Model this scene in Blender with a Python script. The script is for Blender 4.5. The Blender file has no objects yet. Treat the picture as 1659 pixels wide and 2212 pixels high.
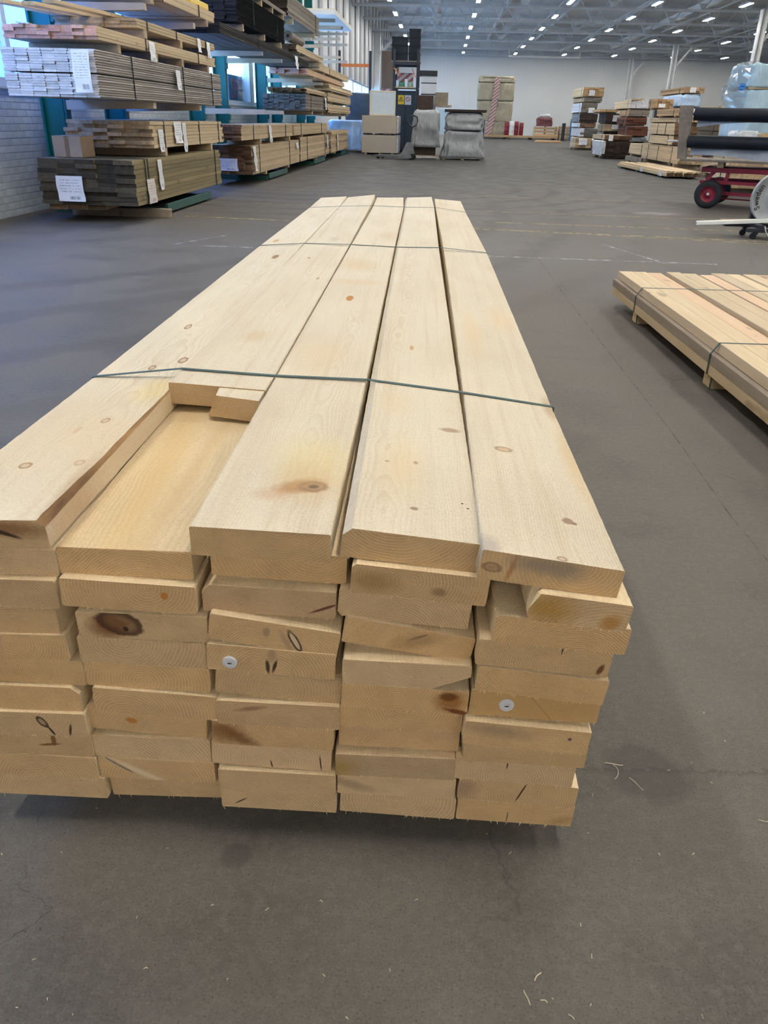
import bpy, bmesh, math, random
from mathutils import Vector, Matrix, Euler
R = random.Random(7)
SC = bpy.context.scene
COL = SC.collection
PI = math.pi

# ------------------------------------------------------------------ camera
cam_d = bpy.data.cameras.new('camera')
cam = bpy.data.objects.new('camera', cam_d); COL.objects.link(cam)
cam_d.sensor_fit = 'VERTICAL'; cam_d.sensor_height = 24.0
cam_d.lens = 1640.0 / 2212.0 * 24.0
cam_d.clip_start = 0.02; cam_d.clip_end = 400
FW = Vector((-0.05070982, 0.8870449, -0.4588898)); RT = Vector((0.99836995, 0.05707395, 0)); UC = Vector((-0.02619065, 0.45814179, 0.88849319))
rho = math.atan(0.026); c_, s_ = math.cos(rho), math.sin(rho)
ax = RT * c_ + UC * s_; ay = UC * c_ - RT * s_; az = -FW
M = Matrix((ax, ay, az)).transposed().to_4x4(); M.translation = (0, 0, 1.12)
cam.matrix_world = M
SC.camera = cam

# ------------------------------------------------------------------ world, exposure
w = bpy.data.worlds.new('daylight'); SC.world = w; w.use_nodes = True
wn = w.node_tree.nodes; wl = w.node_tree.links
bg = wn['Background']; bg.inputs[1].default_value = 11.0
tc = wn.new('ShaderNodeTexCoord'); sp = wn.new('ShaderNodeSeparateXYZ'); rp = wn.new('ShaderNodeValToRGB')
wl.new(tc.outputs['Generated'], sp.inputs[0]); wl.new(sp.outputs[2], rp.inputs[0]); wl.new(rp.outputs[0], bg.inputs[0])
rp.color_ramp.elements[0].position = 0.0; rp.color_ramp.elements[0].color = (0.36, 0.60, 1.0, 1)
rp.color_ramp.elements[1].position = 0.6; rp.color_ramp.elements[1].color = (0.22, 0.45, 1.0, 1)
SC.view_settings.view_transform = 'Standard'; SC.view_settings.look = 'None'
SC.view_settings.gamma = 1.0; SC.view_settings.use_curve_mapping = False
SC.view_settings.exposure = 0.0
LAMP = 124.0
# daylight comes in through the window band: sampling portals in the openings (they give no light of their own)
def portal(name, loc, sx, sy):
    d = bpy.data.lights.new(name, 'AREA'); d.shape = 'RECTANGLE'; d.size = sx; d.size_y = sy; d.cycles.is_portal = True
    o = bpy.data.objects.new(name, d); COL.objects.link(o); o.location = loc; o.rotation_euler = (0, -PI / 2, 0)
portal('window_portal', (-5.14, 20.5, 2.2), 1.7, 40.0)

# ------------------------------------------------------------------ mesh helpers
class MB:
    def __init__(s): s.v = []; s.f = []; s.mi = []
    def add(s, vs, fs, mi=0):
        n = len(s.v); s.v += [tuple(v) for v in vs]
        for f in fs: s.f.append(tuple(i + n for i in f)); s.mi.append(mi)
    def box(s, lo, hi, mi=0, M=None, emi=None):
        x0, y0, z0 = lo; x1, y1, z1 = hi
        vs = [Vector(p) for p in ((x0,y0,z0),(x1,y0,z0),(x1,y1,z0),(x0,y1,z0),(x0,y0,z1),(x1,y0,z1),(x1,y1,z1),(x0,y1,z1))]
        if M is not None: vs = [M @ v for v in vs]
        s.add(vs, [(0,3,2,1),(4,5,6,7),(1,2,6,5),(3,0,4,7)], mi)
        s.add(vs, [(0,1,5,4),(2,3,7,6)], mi if emi is None else emi)
    def bar(s, a, b, wx, wz, mi=0, up=(0,0,1)):
        a = Vector(a); b = Vector(b); d = (b - a); L = d.length; d.normalize()
        u = Vector(up)
        if abs(d.dot(u)) > 0.98: u = Vector((1, 0, 0))
        x = d.cross(u).normalized(); z = x.cross(d)
        M = Matrix((x, d, z)).transposed().to_4x4(); M.translation = a
        s.box((-wx/2, 0, -wz/2), (wx/2, L, wz/2), mi, M)
    def cyl(s, a, b, r0, r1=None, n=16, mi=0, caps=True):
        r1 = r0 if r1 is None else r1
        a = Vector(a); b = Vector(b); d = (b - a).normalized()
        u = Vector((0,0,1)) if abs(d.z) < 0.9 else Vector((1,0,0))
        x = d.cross(u).normalized(); y = d.cross(x)
        vs = []
        for k in range(n):
            t = 2*PI*k/n; e = x*math.cos(t) + y*math.sin(t); vs += [a + e*r0, b + e*r1]
        s.add(vs, [(2*k, 2*k+1, (2*k+3) % (2*n), (2*k+2) % (2*n)) for k in range(n)], mi)
        if caps:
            s.add([vs[2*k] for k in range(n)], [tuple(range(n))], mi); s.add([vs[2*k+1] for k in range(n)], [tuple(reversed(range(n)))], mi)
    def tube(s, pts, r, n=8, mi=0):
        pts = [Vector(p) for p in pts]; rings = []
        for i, p in enumerate(pts):
            d = (pts[min(i+1, len(pts)-1)] - pts[max(i-1, 0)]).normalized()
            u = Vector((0,0,1)) if abs(d.z) < 0.9 else Vector((1,0,0))
            x = d.cross(u).normalized(); y = d.cross(x)
            rings.append([p + (x*math.cos(2*PI*k/n) + y*math.sin(2*PI*k/n))*r for k in range(n)])
        s.loft(rings, mi)
    def loft(s, rings, mi=0, caps=True, emi=None):
        n = len(rings[0]); vs = [v for rg in rings for v in rg]; fs = []
        for i in range(len(rings)-1):
            for k in range(n):
                fs.append((i*n+k, i*n+(k+1) % n, (i+1)*n+(k+1) % n, (i+1)*n+k))
        s.add(vs, fs, mi)
        if caps:
            m = mi if emi is None else emi
            s.add(rings[0], [tuple(reversed(range(n)))], m); s.add(rings[-1], [tuple(range(n))], m)
    def lathe(s, prof, n=24, mi=0, M=None):   # prof (r, z)
        vs = []
        for r, z in prof:
            for k in range(n):
                p = Vector((r*math.cos(2*PI*k/n), r*math.sin(2*PI*k/n), z)); vs.append(M @ p if M is not None else p)
        fs = [(i*n+k, i*n+(k+1) % n, (i+1)*n+(k+1) % n, (i+1)*n+k) for i in range(len(prof)-1) for k in range(n)]
        s.add(vs, fs, mi)
    def mesh(s, name, smooth=False):
        me = bpy.data.meshes.new(name); me.from_pydata(s.v, [], s.f); me.polygons.foreach_set('material_index', s.mi)
        if smooth: me.polygons.foreach_set('use_smooth', [True]*len(s.f))
        me.update()
        bm = bmesh.new(); bm.from_mesh(me); bmesh.ops.remove_doubles(bm, verts=bm.verts, dist=1e-6); bmesh.ops.recalc_face_normals(bm, faces=bm.faces); bm.to_mesh(me); bm.free()
        return me

def put(name, me, mats=None, parent=None, loc=(0,0,0), rot=(0,0,0), **props):
    if isinstance(me, MB): me = me.mesh(name)
    o = bpy.data.objects.new(name, me); COL.objects.link(o)
    if mats is not None and len(me.materials) == 0:
        for m in (mats if isinstance(mats, (list, tuple)) else [mats]): me.materials.append(m)
    o.location = loc; o.rotation_euler = rot
    if parent is not None: o.parent = parent
    for k, v in props.items(): o[k] = v
    return o
def thing(name, label, cat, loc=(0,0,0), rotz=0.0, group=None, kind=None):
    o = bpy.data.objects.new(name, None); COL.objects.link(o); o.location = loc; o.rotation_euler = (0,0,rotz); o.empty_display_size = 0.1
    if label: o['label'] = label
    if cat: o['category'] = cat
    if group: o['group'] = group
    if kind: o['kind'] = kind
    return o
def tag(o, label, cat, group=None):
    o['label'] = label; o['category'] = cat
    if group: o['group'] = group
    return o
def bevel(me, width, seg=1):
    bm = bmesh.new(); bm.from_mesh(me)
    bmesh.ops.bevel(bm, geom=[e for e in bm.edges if len(e.link_faces) == 2 and e.calc_face_angle(0) > 0.5], offset=width, segments=seg, affect='EDGES', profile=0.5)
    bm.to_mesh(me); bm.free(); return me
def boxmesh(name, lo, hi, bev=0.0, emi=None, seg=1):
    b = MB(); b.box(lo, hi, 0, None, emi); me = b.mesh(name)
    return bevel(me, bev, seg) if bev else me

# ------------------------------------------------------------------ node helpers
class NT:
    def __init__(s, name):
        s.m = bpy.data.materials.new(name); s.m.use_nodes = True; s.t = s.m.node_tree; s.n = s.t.nodes; s.l = s.t.links
        s.b = s.n['Principled BSDF']; s.out = s.n['Material Output']; s.b.inputs['Specular IOR Level'].default_value = 0.35
    def node(s, t, **kw):
        nd = s.n.new('ShaderNode' + t)
        for k, v in kw.items(): setattr(nd, k, v)
        return nd
    def set(s, sock, v):
        if v is None: return
        if isinstance(v, bpy.types.NodeSocket): s.l.new(v, sock)
        elif isinstance(v, (tuple, list)) and len(v) == 3 and sock.type == 'RGBA': sock.default_value = (*v, 1)
        else: sock.default_value = v
    def math(s, op, a, b=None, c=None, clamp=False):
        nd = s.node('Math', operation=op, use_clamp=clamp)
        for i, v in enumerate((a, b, c)): s.set(nd.inputs[i], v) if v is not None else None
        return nd.outputs[0]
    def vmath(s, op, a, b=None):
        nd = s.node('VectorMath', operation=op); s.set(nd.inputs[0], a)
        if b is not None: s.set(nd.inputs[1], b)
        return nd.outputs['Value'] if op in ('LENGTH', 'DISTANCE', 'DOT_PRODUCT') else nd.outputs[0]
    def mix(s, f, a, b, mode='MIX'):
        nd = s.node('Mix', data_type='RGBA', blend_type=mode); s.set(nd.inputs[0], f); s.set(nd.inputs[6], a); s.set(nd.inputs[7], b); return nd.outputs[2]
    def noise(s, vec, scale, detail=3.0, rough=0.5, dim='3D', dist=0.0):
        nd = s.node('TexNoise', noise_dimensions=dim); s.set(nd.inputs['Vector'], vec); nd.inputs['Scale'].default_value = scale
        nd.inputs['Detail'].default_value = detail; nd.inputs['Roughness'].default_value = rough; nd.inputs['Distortion'].default_value = dist
        return nd.outputs['Fac'] if 'Fac' in nd.outputs else nd.outputs[0]
    def ramp(s, f, stops, interp='LINEAR'):
        nd = s.node('ValToRGB'); s.set(nd.inputs[0], f); e = nd.color_ramp.elements; nd.color_ramp.interpolation = interp
        while len(e) < len(stops): e.new(0.5)
        for i, (p, c) in enumerate(stops):
            e[i].position = p; e[i].color = (c, c, c, 1) if isinstance(c, (int, float)) else (*c, 1)
        return nd.outputs[0]
    def maprange(s, f, a, b, c=0.0, d=1.0):
        nd = s.node('MapRange'); s.set(nd.inputs[0], f)
        for i, v in zip((1,2,3,4), (a,b,c,d)): nd.inputs[i].default_value = v
        return nd.outputs[0]
    def coord(s, which='Object'): return s.node('TexCoord').outputs[which]
    def attr(s, name, typ='GEOMETRY'): return s.node('Attribute', attribute_name=name, attribute_type=typ)
    def sep(s, v): nd = s.node('SeparateXYZ'); s.set(nd.inputs[0], v); return nd.outputs
    def comb(s, x, y, z):
        nd = s.node('CombineXYZ')
        for i, v in enumerate((x,y,z)): s.set(nd.inputs[i], v)
        return nd.outputs[0]
    def bump(s, h, strength=0.3, dist=0.002):
        nd = s.node('Bump'); nd.inputs['Strength'].default_value = strength; nd.inputs['Distance'].default_value = dist; s.set(nd.inputs['Height'], h); s.l.new(nd.outputs[0], s.b.inputs['Normal'])
    def color(s, v): s.set(s.b.inputs['Base Color'], v)
    def rough(s, v): s.set(s.b.inputs['Roughness'], v)
    def rnd(s): return s.node('ObjectInfo').outputs['Random']

def plain(name, col, rough=0.6, metal=0.0, vary=0.12, scale=8.0, spec=0.35):
    t = NT(name); n = t.noise(t.coord(), scale, 3)
    t.color(t.mix(t.maprange(n, 0.3, 0.7), tuple(c*(1-vary) for c in col), tuple(min(1, c*(1+vary)) for c in col)))
    t.rough(rough); t.b.inputs['Metallic'].default_value = metal; t.b.inputs['Specular IOR Level'].default_value = spec
    return t.m

def spots(t, vec, marks, base, big=0.42):
    """knots, pitch and cracks with a shape of their own: (u, v, ru, rv, angle, colour, softness, ring)"""
    c = base
    s = t.sep(vec)
    for (u, v, ru, rv, ang, col, soft, ring) in marks:
        du = t.math('SUBTRACT', s[0], u); dv = t.math('SUBTRACT', s[1], v)
        ca, sa = math.cos(ang), math.sin(ang)
        a = t.math('DIVIDE', t.math('ADD', t.math('MULTIPLY', du, ca), t.math('MULTIPLY', dv, sa)), ru)
        b = t.math('DIVIDE', t.math('SUBTRACT', t.math('MULTIPLY', dv, ca), t.math('MULTIPLY', du, sa)), rv)
        r = t.math('SQRT', t.math('ADD', t.math('MULTIPLY', a, a), t.math('MULTIPLY', b, b)))
        nz = t.noise(vec, 90.0, 2.0); r = t.math('ADD', r, t.math('MULTIPLY', t.math('SUBTRACT', nz, 0.5), 0.7 * soft + 0.25))
        if ring: f = t.math('MULTIPLY', t.maprange(r, 1 + soft, 1.0), t.maprange(r, 0.45, 0.85, 0.35, 1.0))
        else: f = t.maprange(r, 1 + soft, 1.0 - min(soft, 0.9) * 0.6)
        c = t.mix(t.math('MULTIPLY', f, 0.92 if soft <= 0.5 else big, clamp=True), c, col)
    return c

def timber_face(name, early, late, knots=(), grain=1.0, knotty=True, relief=1.0):
    t = NT(name); pc = t.attr('pc').outputs['Vector']; seed = t.attr('seed', 'OBJECT').outputs['Fac']
    px = t.attr('px', 'OBJECT').outputs['Fac']; pz = t.attr('pz', 'OBJECT').outputs['Fac']
    s = t.sep(pc); off = t.comb(seed, t.math('MULTIPLY', seed, 3.1), t.math('MULTIPLY', seed, 1.7))
    yv = t.comb(t.math('MULTIPLY', seed, 5.0), t.math('MULTIPLY', s[1], 1.1), 0.0)
    dr = t.math('MULTIPLY', t.math('SUBTRACT', t.noise(yv, 1.0, 3.0, 0.55), 0.5), 0.11)
    dz = t.math('MULTIPLY', t.math('SUBTRACT', t.noise(t.vmath('ADD', yv, (7.3, 2.0, 4.0)), 1.6, 3.0, 0.6), 0.5), 0.07)
    x = t.math('SUBTRACT', t.math('ADD', s[0], dr), px); z = t.math('SUBTRACT', t.math('ADD', s[2], dz), pz)
    r = t.math('SQRT', t.math('ADD', t.math('MULTIPLY', x, x), t.math('MULTIPLY', z, z)))
    wob = t.noise(t.vmath('ADD', t.vmath('MULTIPLY', pc, (14.0, 3.0, 14.0)), off), 1.0, 3.0)
    r = t.math('ADD', r, t.math('MULTIPLY', wob, 0.006))
    fr = t.math('FRACT', t.math('MULTIPLY', r, 210.0))
    ring = t.math('POWER', t.math('MULTIPLY', fr, t.maprange(fr, 1.0, 0.93)), 2.2)
    fade = t.maprange(t.noise(t.vmath('ADD', t.vmath('MULTIPLY', pc, (9.0, 1.4, 9.0)), off), 1.0, 3.0), 0.36, 0.66, 0.08, 0.85)
    g = t.math('MULTIPLY', t.math('MULTIPLY', ring, fade), grain, clamp=True)
    fib = t.noise(t.vmath('ADD', t.vmath('MULTIPLY', pc, (260.0, 9.0, 260.0)), off), 1.0, 3.0, 0.6)
    blot = t.maprange(t.noise(t.vmath('ADD', t.vmath('MULTIPLY', pc, (7.0, 2.2, 7.0)), off), 1.0, 4.0, 0.55), 0.42, 0.72)
    base = t.mix(t.math('MULTIPLY', blot, 0.55), early, tuple(a*0.55 + b*0.45 for a, b in zip(early, late)))
    base = t.mix(t.maprange(fib, 0.35, 0.75, 0.0, 0.35), base, tuple(min(1, a*1.08) for a in early))
    stk = t.noise(t.vmath('ADD', t.vmath('MULTIPLY', pc, (55.0, 1.3, 20.0)), off), 1.0, 4.0, 0.65)
    base = t.mix(t.maprange(stk, 0.50, 0.68, 0.0, 0.45), base, tuple(a*0.45 + b*0.55 for a, b in zip(early, late)))
    c = t.mix(g, base, late)
    if knotty:
        vo = t.node('TexVoronoi', feature='F1', voronoi_dimensions='3D'); t.set(vo.inputs['Vector'], t.vmath('ADD', t.vmath('MULTIPLY', pc, (8.0, 2.6, 0.6)), off)); vo.inputs['Scale'].default_value = 1.0
        dd = vo.outputs['Distance']; gate = t.math('GREATER_THAN', t.sep(vo.outputs['Color'])[0], 0.62)
        halo = t.math('MULTIPLY', t.maprange(dd, 0.22, 0.05), gate)
        c = t.mix(t.math('MULTIPLY', halo, 0.4), c, (0.62, 0.40, 0.19))
        kn = t.math('MULTIPLY', t.maprange(dd, 0.062, 0.045), gate)
        c = t.mix(t.math('MULTIPLY', kn, 0.5), c, (0.36, 0.20, 0.10))
    spk = t.noise(t.vmath('MULTIPLY', pc, (300.0, 140.0, 300.0)), 1.0, 4.0, 0.75)
    c = t.mix(t.maprange(spk, 0.50, 0.34, 0.0, 0.34), c, tuple(q*0.62 for q in early))
    c = t.mix(t.maprange(spk, 0.54, 0.70, 0.0, 0.45), c, tuple(min(1, q*1.13) for q in early))
    c = t.mix(0.22, c, t.mix(t.math('FRACT', t.math('MULTIPLY', seed, 7.77)), (1.0, 0.92, 0.76), (0.80, 0.70, 0.58)), 'MULTIPLY')
    if knots: c = spots(t, pc, knots, c)
    t.color(c); t.rough(0.75); t.b.inputs['Specular IOR Level'].default_value = 0.2
    saw = t.math('MULTIPLY', t.math('SINE', t.math('ADD', t.math('MULTIPLY', s[1], 1150.0), t.math('MULTIPLY', t.noise(t.vmath('MULTIPLY', pc, (16.0, 5.0, 16.0)), 1.0, 2.0), 28.0))), 0.22)
    fuzz = t.math('MULTIPLY', t.noise(t.vmath('MULTIPLY', pc, (330.0, 150.0, 330.0)), 1.0, 4.0, 0.7), t.maprange(t.noise(t.vmath('MULTIPLY', pc, (12.0, 6.0, 12.0)), 1.0, 3.0), 0.3, 0.6, 0.5, 1.4))
    t.bump(t.math('ADD', t.math('ADD', saw, t.math('MULTIPLY', fuzz, 1.5)), t.math('MULTIPLY', g, -0.4)), 0.8*relief, 0.0016)
    return t.m

def timber_end(name, early, late, marks=(), contrast=1.0):
    t = NT(name); pc = t.attr('pc').outputs['Vector']; seed = t.attr('seed', 'OBJECT').outputs['Fac']
    px = t.attr('px', 'OBJECT').outputs['Fac']; pz = t.attr('pz', 'OBJECT').outputs['Fac']
    s = t.sep(pc); p2 = t.comb(s[0], s[2], t.math('MULTIPLY', seed, 3.0))
    dx = t.math('MULTIPLY', t.math('SUBTRACT', t.noise(p2, 9.0, 2.0), 0.5), 0.022); dz = t.math('MULTIPLY', t.math('SUBTRACT', t.noise(t.vmath('ADD', p2, (3.0, 1.0, 2.0)), 11.0, 2.0), 0.5), 0.016)
    x = t.math('SUBTRACT', t.math('ADD', s[0], dx), px); z = t.math('MULTIPLY', t.math('SUBTRACT', t.math('ADD', s[2], dz), pz), 1.12)
    r = t.math('SQRT', t.math('ADD', t.math('MULTIPLY', x, x), t.math('MULTIPLY', z, z)))
    r = t.math('ADD', r, t.math('MULTIPLY', t.noise(t.comb(r, t.math('MULTIPLY', seed, 9.0), 0.0), 40.0, 2.0), 0.004))
    fr = t.math('FRACT', t.math('MULTIPLY', r, t.math('ADD', 170.0, t.math('MULTIPLY', t.math('FRACT', t.math('MULTIPLY', seed, 3.7)), 150.0))))
    ring = t.math('POWER', t.math('MULTIPLY', fr, t.maprange(fr, 1.0, 0.84)), 1.15)
    blur = t.math('MULTIPLY', t.maprange(t.noise(t.vmath('MULTIPLY', p2, (18.0, 30.0, 1.0)), 1.0, 3.0), 0.28, 0.60, 0.25, 1.0), t.maprange(t.noise(t.vmath('ADD', t.vmath('MULTIPLY', p2, (150.0, 210.0, 1.0)), t.comb(t.math('MULTIPLY', r, 700.0), 0.0, 0.0)), 1.0, 3.0, 0.7), 0.3, 0.66, 0.15, 1.0))
    c = t.mix(t.math('MULTIPLY', t.math('MULTIPLY', ring, blur), 0.85 * contrast, clamp=True), early, late)
    blot = t.maprange(t.noise(t.vmath('ADD', p2, (2.0, 5.0, 0.0)), 22.0, 4.0, 0.6), 0.45, 0.75)
    c = t.mix(t.math('MULTIPLY', blot, 0.45), c, tuple(a*0.5 + b*0.5 for a, b in zip(early, late)))
    rough = t.noise(t.vmath('MULTIPLY', p2, (620.0, 420.0, 1.0)), 1.0, 3.0, 0.7)
    c = t.mix(t.maprange(rough, 0.52, 0.78, 0.0, 0.5), c, tuple(min(1, a*1.3 + 0.04) for a in early))
    c = t.mix(1.0, c, t.ramp(t.math('FRACT', t.math('MULTIPLY', seed, 5.31)), [(0.0, (1.0, 0.96, 0.92)), (0.35, (0.86, 0.80, 0.70)), (0.65, (1.0, 0.89, 0.72)), (1.0, (0.74, 0.70, 0.66))]), 'MULTIPLY')
    if marks: c = spots(t, p2, marks, c, 0.8)
    t.color(c); t.rough(0.8); t.b.inputs['Specular IOR Level'].default_value = 0.2
    sawl = t.math('MULTIPLY', t.math('SINE', t.math('ADD', t.math('MULTIPLY', t.math('ADD', s[2], t.math('MULTIPLY', s[0], t.math('SUBTRACT', t.math('FRACT', t.math('MULTIPLY', seed, 2.3)), 0.5))), 2600.0), t.math('MULTIPLY', t.noise(p2, 60.0), 22.0))), 0.10)
    t.bump(t.math('ADD', t.math('ADD', t.math('MULTIPLY', rough, 1.2), sawl), t.math('MULTIPLY', ring, -0.9)), 0.7, 0.0012)
    return t.m

def board_mat(name, a, b, vary=0.3, stretch=0.06, scale=22.0, rough=0.75):
    """sawn board seen from some way off: long grain along the board, each board its own shade"""
    t = NT(name); rnd = t.rnd(); p = t.vmath('ADD', t.vmath('MULTIPLY', t.coord(), (1.0, stretch, 1.0)), t.comb(t.math('MULTIPLY', rnd, 13.0), t.math('MULTIPLY', rnd, 5.0), 0.0))
    n = t.noise(p, scale, 4.0, 0.6)
    c = t.mix(t.maprange(n, 0.3, 0.7), a, b)
    k = t.noise(t.vmath('ADD', t.vmath('MULTIPLY', t.coord(), (1.0, 0.5, 1.0)), t.comb(rnd, t.math('MULTIPLY', rnd, 31.0), rnd)), 9.0, 1.0)
    c = t.mix(t.maprange(k, 0.70, 0.78, 0.0, 0.55), c, tuple(x*0.45 for x in b))
    sh = t.maprange(rnd, 0.0, 1.0, 1.0 - vary, 1.0 + vary * 0.4)
    c = t.mix(1.0, c, t.comb(sh, sh, sh), 'MULTIPLY')
    t.color(c); t.rough(rough); t.b.inputs['Specular IOR Level'].default_value = 0.25
    t.bump(n, 0.25, 0.002)
    return t.m

def lit_label(name, ink=(0.16, 0.16, 0.19), paper=(0.80, 0.81, 0.84), lines=9.0):
    """white delivery label: rows of small print, a bar code low down; blank margins (object x, z in 0..1)"""
    t = NT(name); s = t.sep(t.coord('UV')); u, v = s[0], s[1]
    row = t.math('FRACT', t.math('MULTIPLY', v, lines)); inrow = t.math('MULTIPLY', t.math('GREATER_THAN', row, 0.3), t.math('LESS_THAN', row, 0.72))
    rid = t.math('FLOOR', t.math('MULTIPLY', v, lines))
    wd = t.noise(t.comb(t.math('MULTIPLY', u, 26.0), t.math('MULTIPLY', rid, 7.3), 0.0), 1.0, 1.0)
    txt = t.math('MULTIPLY', inrow, t.math('GREATER_THAN', wd, 0.50))
    txt = t.math('MULTIPLY', txt, t.math('MULTIPLY', t.math('GREATER_THAN', u, 0.10), t.math('LESS_THAN', u, 0.90)))
    txt = t.math('MULTIPLY', txt, t.math('GREATER_THAN', v, 0.34)); txt = t.math('MULTIPLY', txt, t.math('LESS_THAN', v, 0.92))
    bars = t.math('GREATER_THAN', t.noise(t.comb(t.math('MULTIPLY', u, 60.0), 0.0, 0.0), 1.0, 0.0), 0.5)
    box = t.math('MULTIPLY', t.math('MULTIPLY', t.math('GREATER_THAN', u, 0.40), t.math('LESS_THAN', u, 0.82)), t.math('MULTIPLY', t.math('GREATER_THAN', v, 0.08), t.math('LESS_THAN', v, 0.20)))
    f = t.math('MAXIMUM', t.math('MULTIPLY', txt, 0.55), t.math('MULTIPLY', bars, box))
    t.color(t.mix(f, paper, ink)); t.rough(0.35)
    return t.m

# ------------------------------------------------------------------ materials
EARLY = (0.775, 0.69, 0.535); LATE = (0.56, 0.40, 0.225)
EEND = (0.72, 0.54, 0.34); LEND = (0.31, 0.20, 0.105)
KN = (0.34, 0.17, 0.075); HALO = (0.62, 0.38, 0.16)
M_face = timber_face('sawn_timber', (0.84, 0.69, 0.46), (0.60, 0.41, 0.22), grain=0.5, relief=0.45)
M_end = timber_end('end_grain', EEND, LEND)
M_bark = board_mat('bark_edge', (0.40, 0.235, 0.11), (0.13, 0.07, 0.035), 0.1, 0.2, 26.0, 0.9)
M_strap = plain('green_strap', (0.028, 0.072, 0.068), 0.55, vary=0.2)
M_strap2 = plain('dark_strap', (0.045, 0.05, 0.05), 0.45, vary=0.2)
M_disc = plain('white_plastic', (0.62, 0.62, 0.66), 0.45, vary=0.06)
M_pale = board_mat('pale_board', (0.70, 0.56, 0.38), (0.60, 0.46, 0.28), 0.18)
M_pale_end = board_mat('pale_board_end', (0.56, 0.43, 0.27), (0.42, 0.30, 0.17), 0.35, 1.0)
M_pink_end = board_mat('pink_painted_end', (0.62, 0.30, 0.25), (0.75, 0.50, 0.44), 0.3, 1.0, 30.0)
M_olive = board_mat('green_treated_board', (0.29, 0.235, 0.13), (0.22, 0.175, 0.095), 0.3)
M_olive_end = board_mat('green_treated_end', (0.105, 0.085, 0.058), (0.06, 0.05, 0.036), 0.6, 1.0)
M_white_end = board_mat('primed_board_end', (0.76, 0.77, 0.80), (0.60, 0.61, 0.68), 0.2, 1.0)
M_primed = board_mat('primed_board', (0.48, 0.45, 0.42), (0.38, 0.36, 0.34), 0.15)
M_tan_end = board_mat('tan_board_end', (0.42, 0.27, 0.15), (0.60, 0.46, 0.30), 0.35, 1.0)
M_brown_end = board_mat('brown_board_end', (0.20, 0.115, 0.065), (0.12, 0.07, 0.04), 0.4, 1.0)
M_tan = board_mat('tan_board', (0.54, 0.42, 0.28), (0.45, 0.34, 0.21), 0.2)
M_black = board_mat('black_board', (0.030, 0.034, 0.040), (0.018, 0.021, 0.026), 0.3)
M_slate = board_mat('slate_board', (0.15, 0.147, 0.145), (0.10, 0.10, 0.10), 0.25)
M_grey = board_mat('grey_board', (0.24, 0.26, 0.28), (0.16, 0.18, 0.21), 0.25)
M_greyb = board_mat('weathered_board', (0.28, 0.24, 0.20), (0.20, 0.17, 0.14), 0.25)
M_orange = board_mat('orange_board', (0.54, 0.36, 0.20), (0.42, 0.27, 0.14), 0.3, 1.0)
M_redbr = board_mat('red_brown_board', (0.17, 0.065, 0.04), (0.11, 0.045, 0.03), 0.3)
M_dkbr = board_mat('dark_brown_board', (0.060, 0.042, 0.034), (0.035, 0.026, 0.022), 0.35)
M_pinkish = board_mat('pink_board', (0.68, 0.49, 0.33), (0.60, 0.41, 0.26), 0.2)
M_greyside = board_mat('greyed_board', (0.44, 0.36, 0.28), (0.34, 0.27, 0.20), 0.3)
M_card = plain('cardboard', (0.44, 0.325, 0.225), 0.85, vary=0.06)
M_tape = plain('packing_tape', (0.25, 0.165, 0.095), 0.3, vary=0.05)
M_teal = plain('teal_steel', (0.004, 0.135, 0.135), 0.4, vary=0.10, scale=2)
M_green = plain('green_steel', (0.032, 0.098, 0.088), 0.45, vary=0.15, scale=4)
M_arm = plain('beige_steel', (0.54, 0.45, 0.34), 0.5, vary=0.10, scale=3)
M_white = plain('white_paint', (0.66, 0.68, 0.70), 0.55, vary=0.05, scale=1.5)
M_steel = plain('painted_steel', (0.55, 0.57, 0.59), 0.5, vary=0.10, scale=2)
M_steel_l = plain('light_steel', (0.60, 0.61, 0.61), 0.5, vary=0.06, scale=2)
M_dark = plain('dark_steel', (0.022, 0.026, 0.034), 0.45, vary=0.2)
M_rubber = plain('rubber', (0.018, 0.019, 0.022), 0.7, vary=0.2)
M_red = plain('red_paint', (0.21, 0.012, 0.032), 0.45, vary=0.2, scale=6)
M_orangep = plain('orange_paint', (0.62, 0.15, 0.03), 0.5, vary=0.1)
M_film = plain('grey_film', (0.30, 0.34, 0.40), 0.35, vary=0.25, scale=3)
M_blackroll = plain('black_film_roll', (0.008, 0.011, 0.018), 0.55, vary=0.2, scale=3, spec=0.25)
M_navy = plain('navy_film', (0.035, 0.05, 0.075), 0.4, vary=0.3, scale=4)
M_navycab = plain('navy_cabinet', (0.03, 0.045, 0.065), 0.5, vary=0.1)
M_mdf = plain('mdf', (0.50, 0.44, 0.37), 0.7, vary=0.05, scale=1.5)
M_cream = plain('cream_frame', (0.72, 0.66, 0.52), 0.5, vary=0.04)
M_panelw = plain('pale_blue_panel', (0.64, 0.73, 0.82), 0.35, vary=0.04)
M_paper = lit_label('delivery_label'); M_paper2 = lit_label('long_label', lines=16.0); M_paper_red = lit_label('red_print_label', (0.45, 0.14, 0.12), (0.70, 0.66, 0.64))
M_yellow = plain('yellow_plastic', (0.80, 0.55, 0.03), 0.4, vary=0.06)
M_blue = plain('blue_paint', (0.02, 0.12, 0.26), 0.5, vary=0.1)
M_redd = plain('red_drum', (0.17, 0.014, 0.022), 0.45, vary=0.2)
M_brownp = plain('brown_panel', (0.13, 0.085, 0.055), 0.7, vary=0.15, scale=2)
M_pvc = plain('white_upvc', (0.86, 0.86, 0.80), 0.3, vary=0.02)
M_stretch = plain('stretch_wrap', (0.56, 0.58, 0.60), 0.22, vary=0.25, scale=7, spec=0.6)

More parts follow.
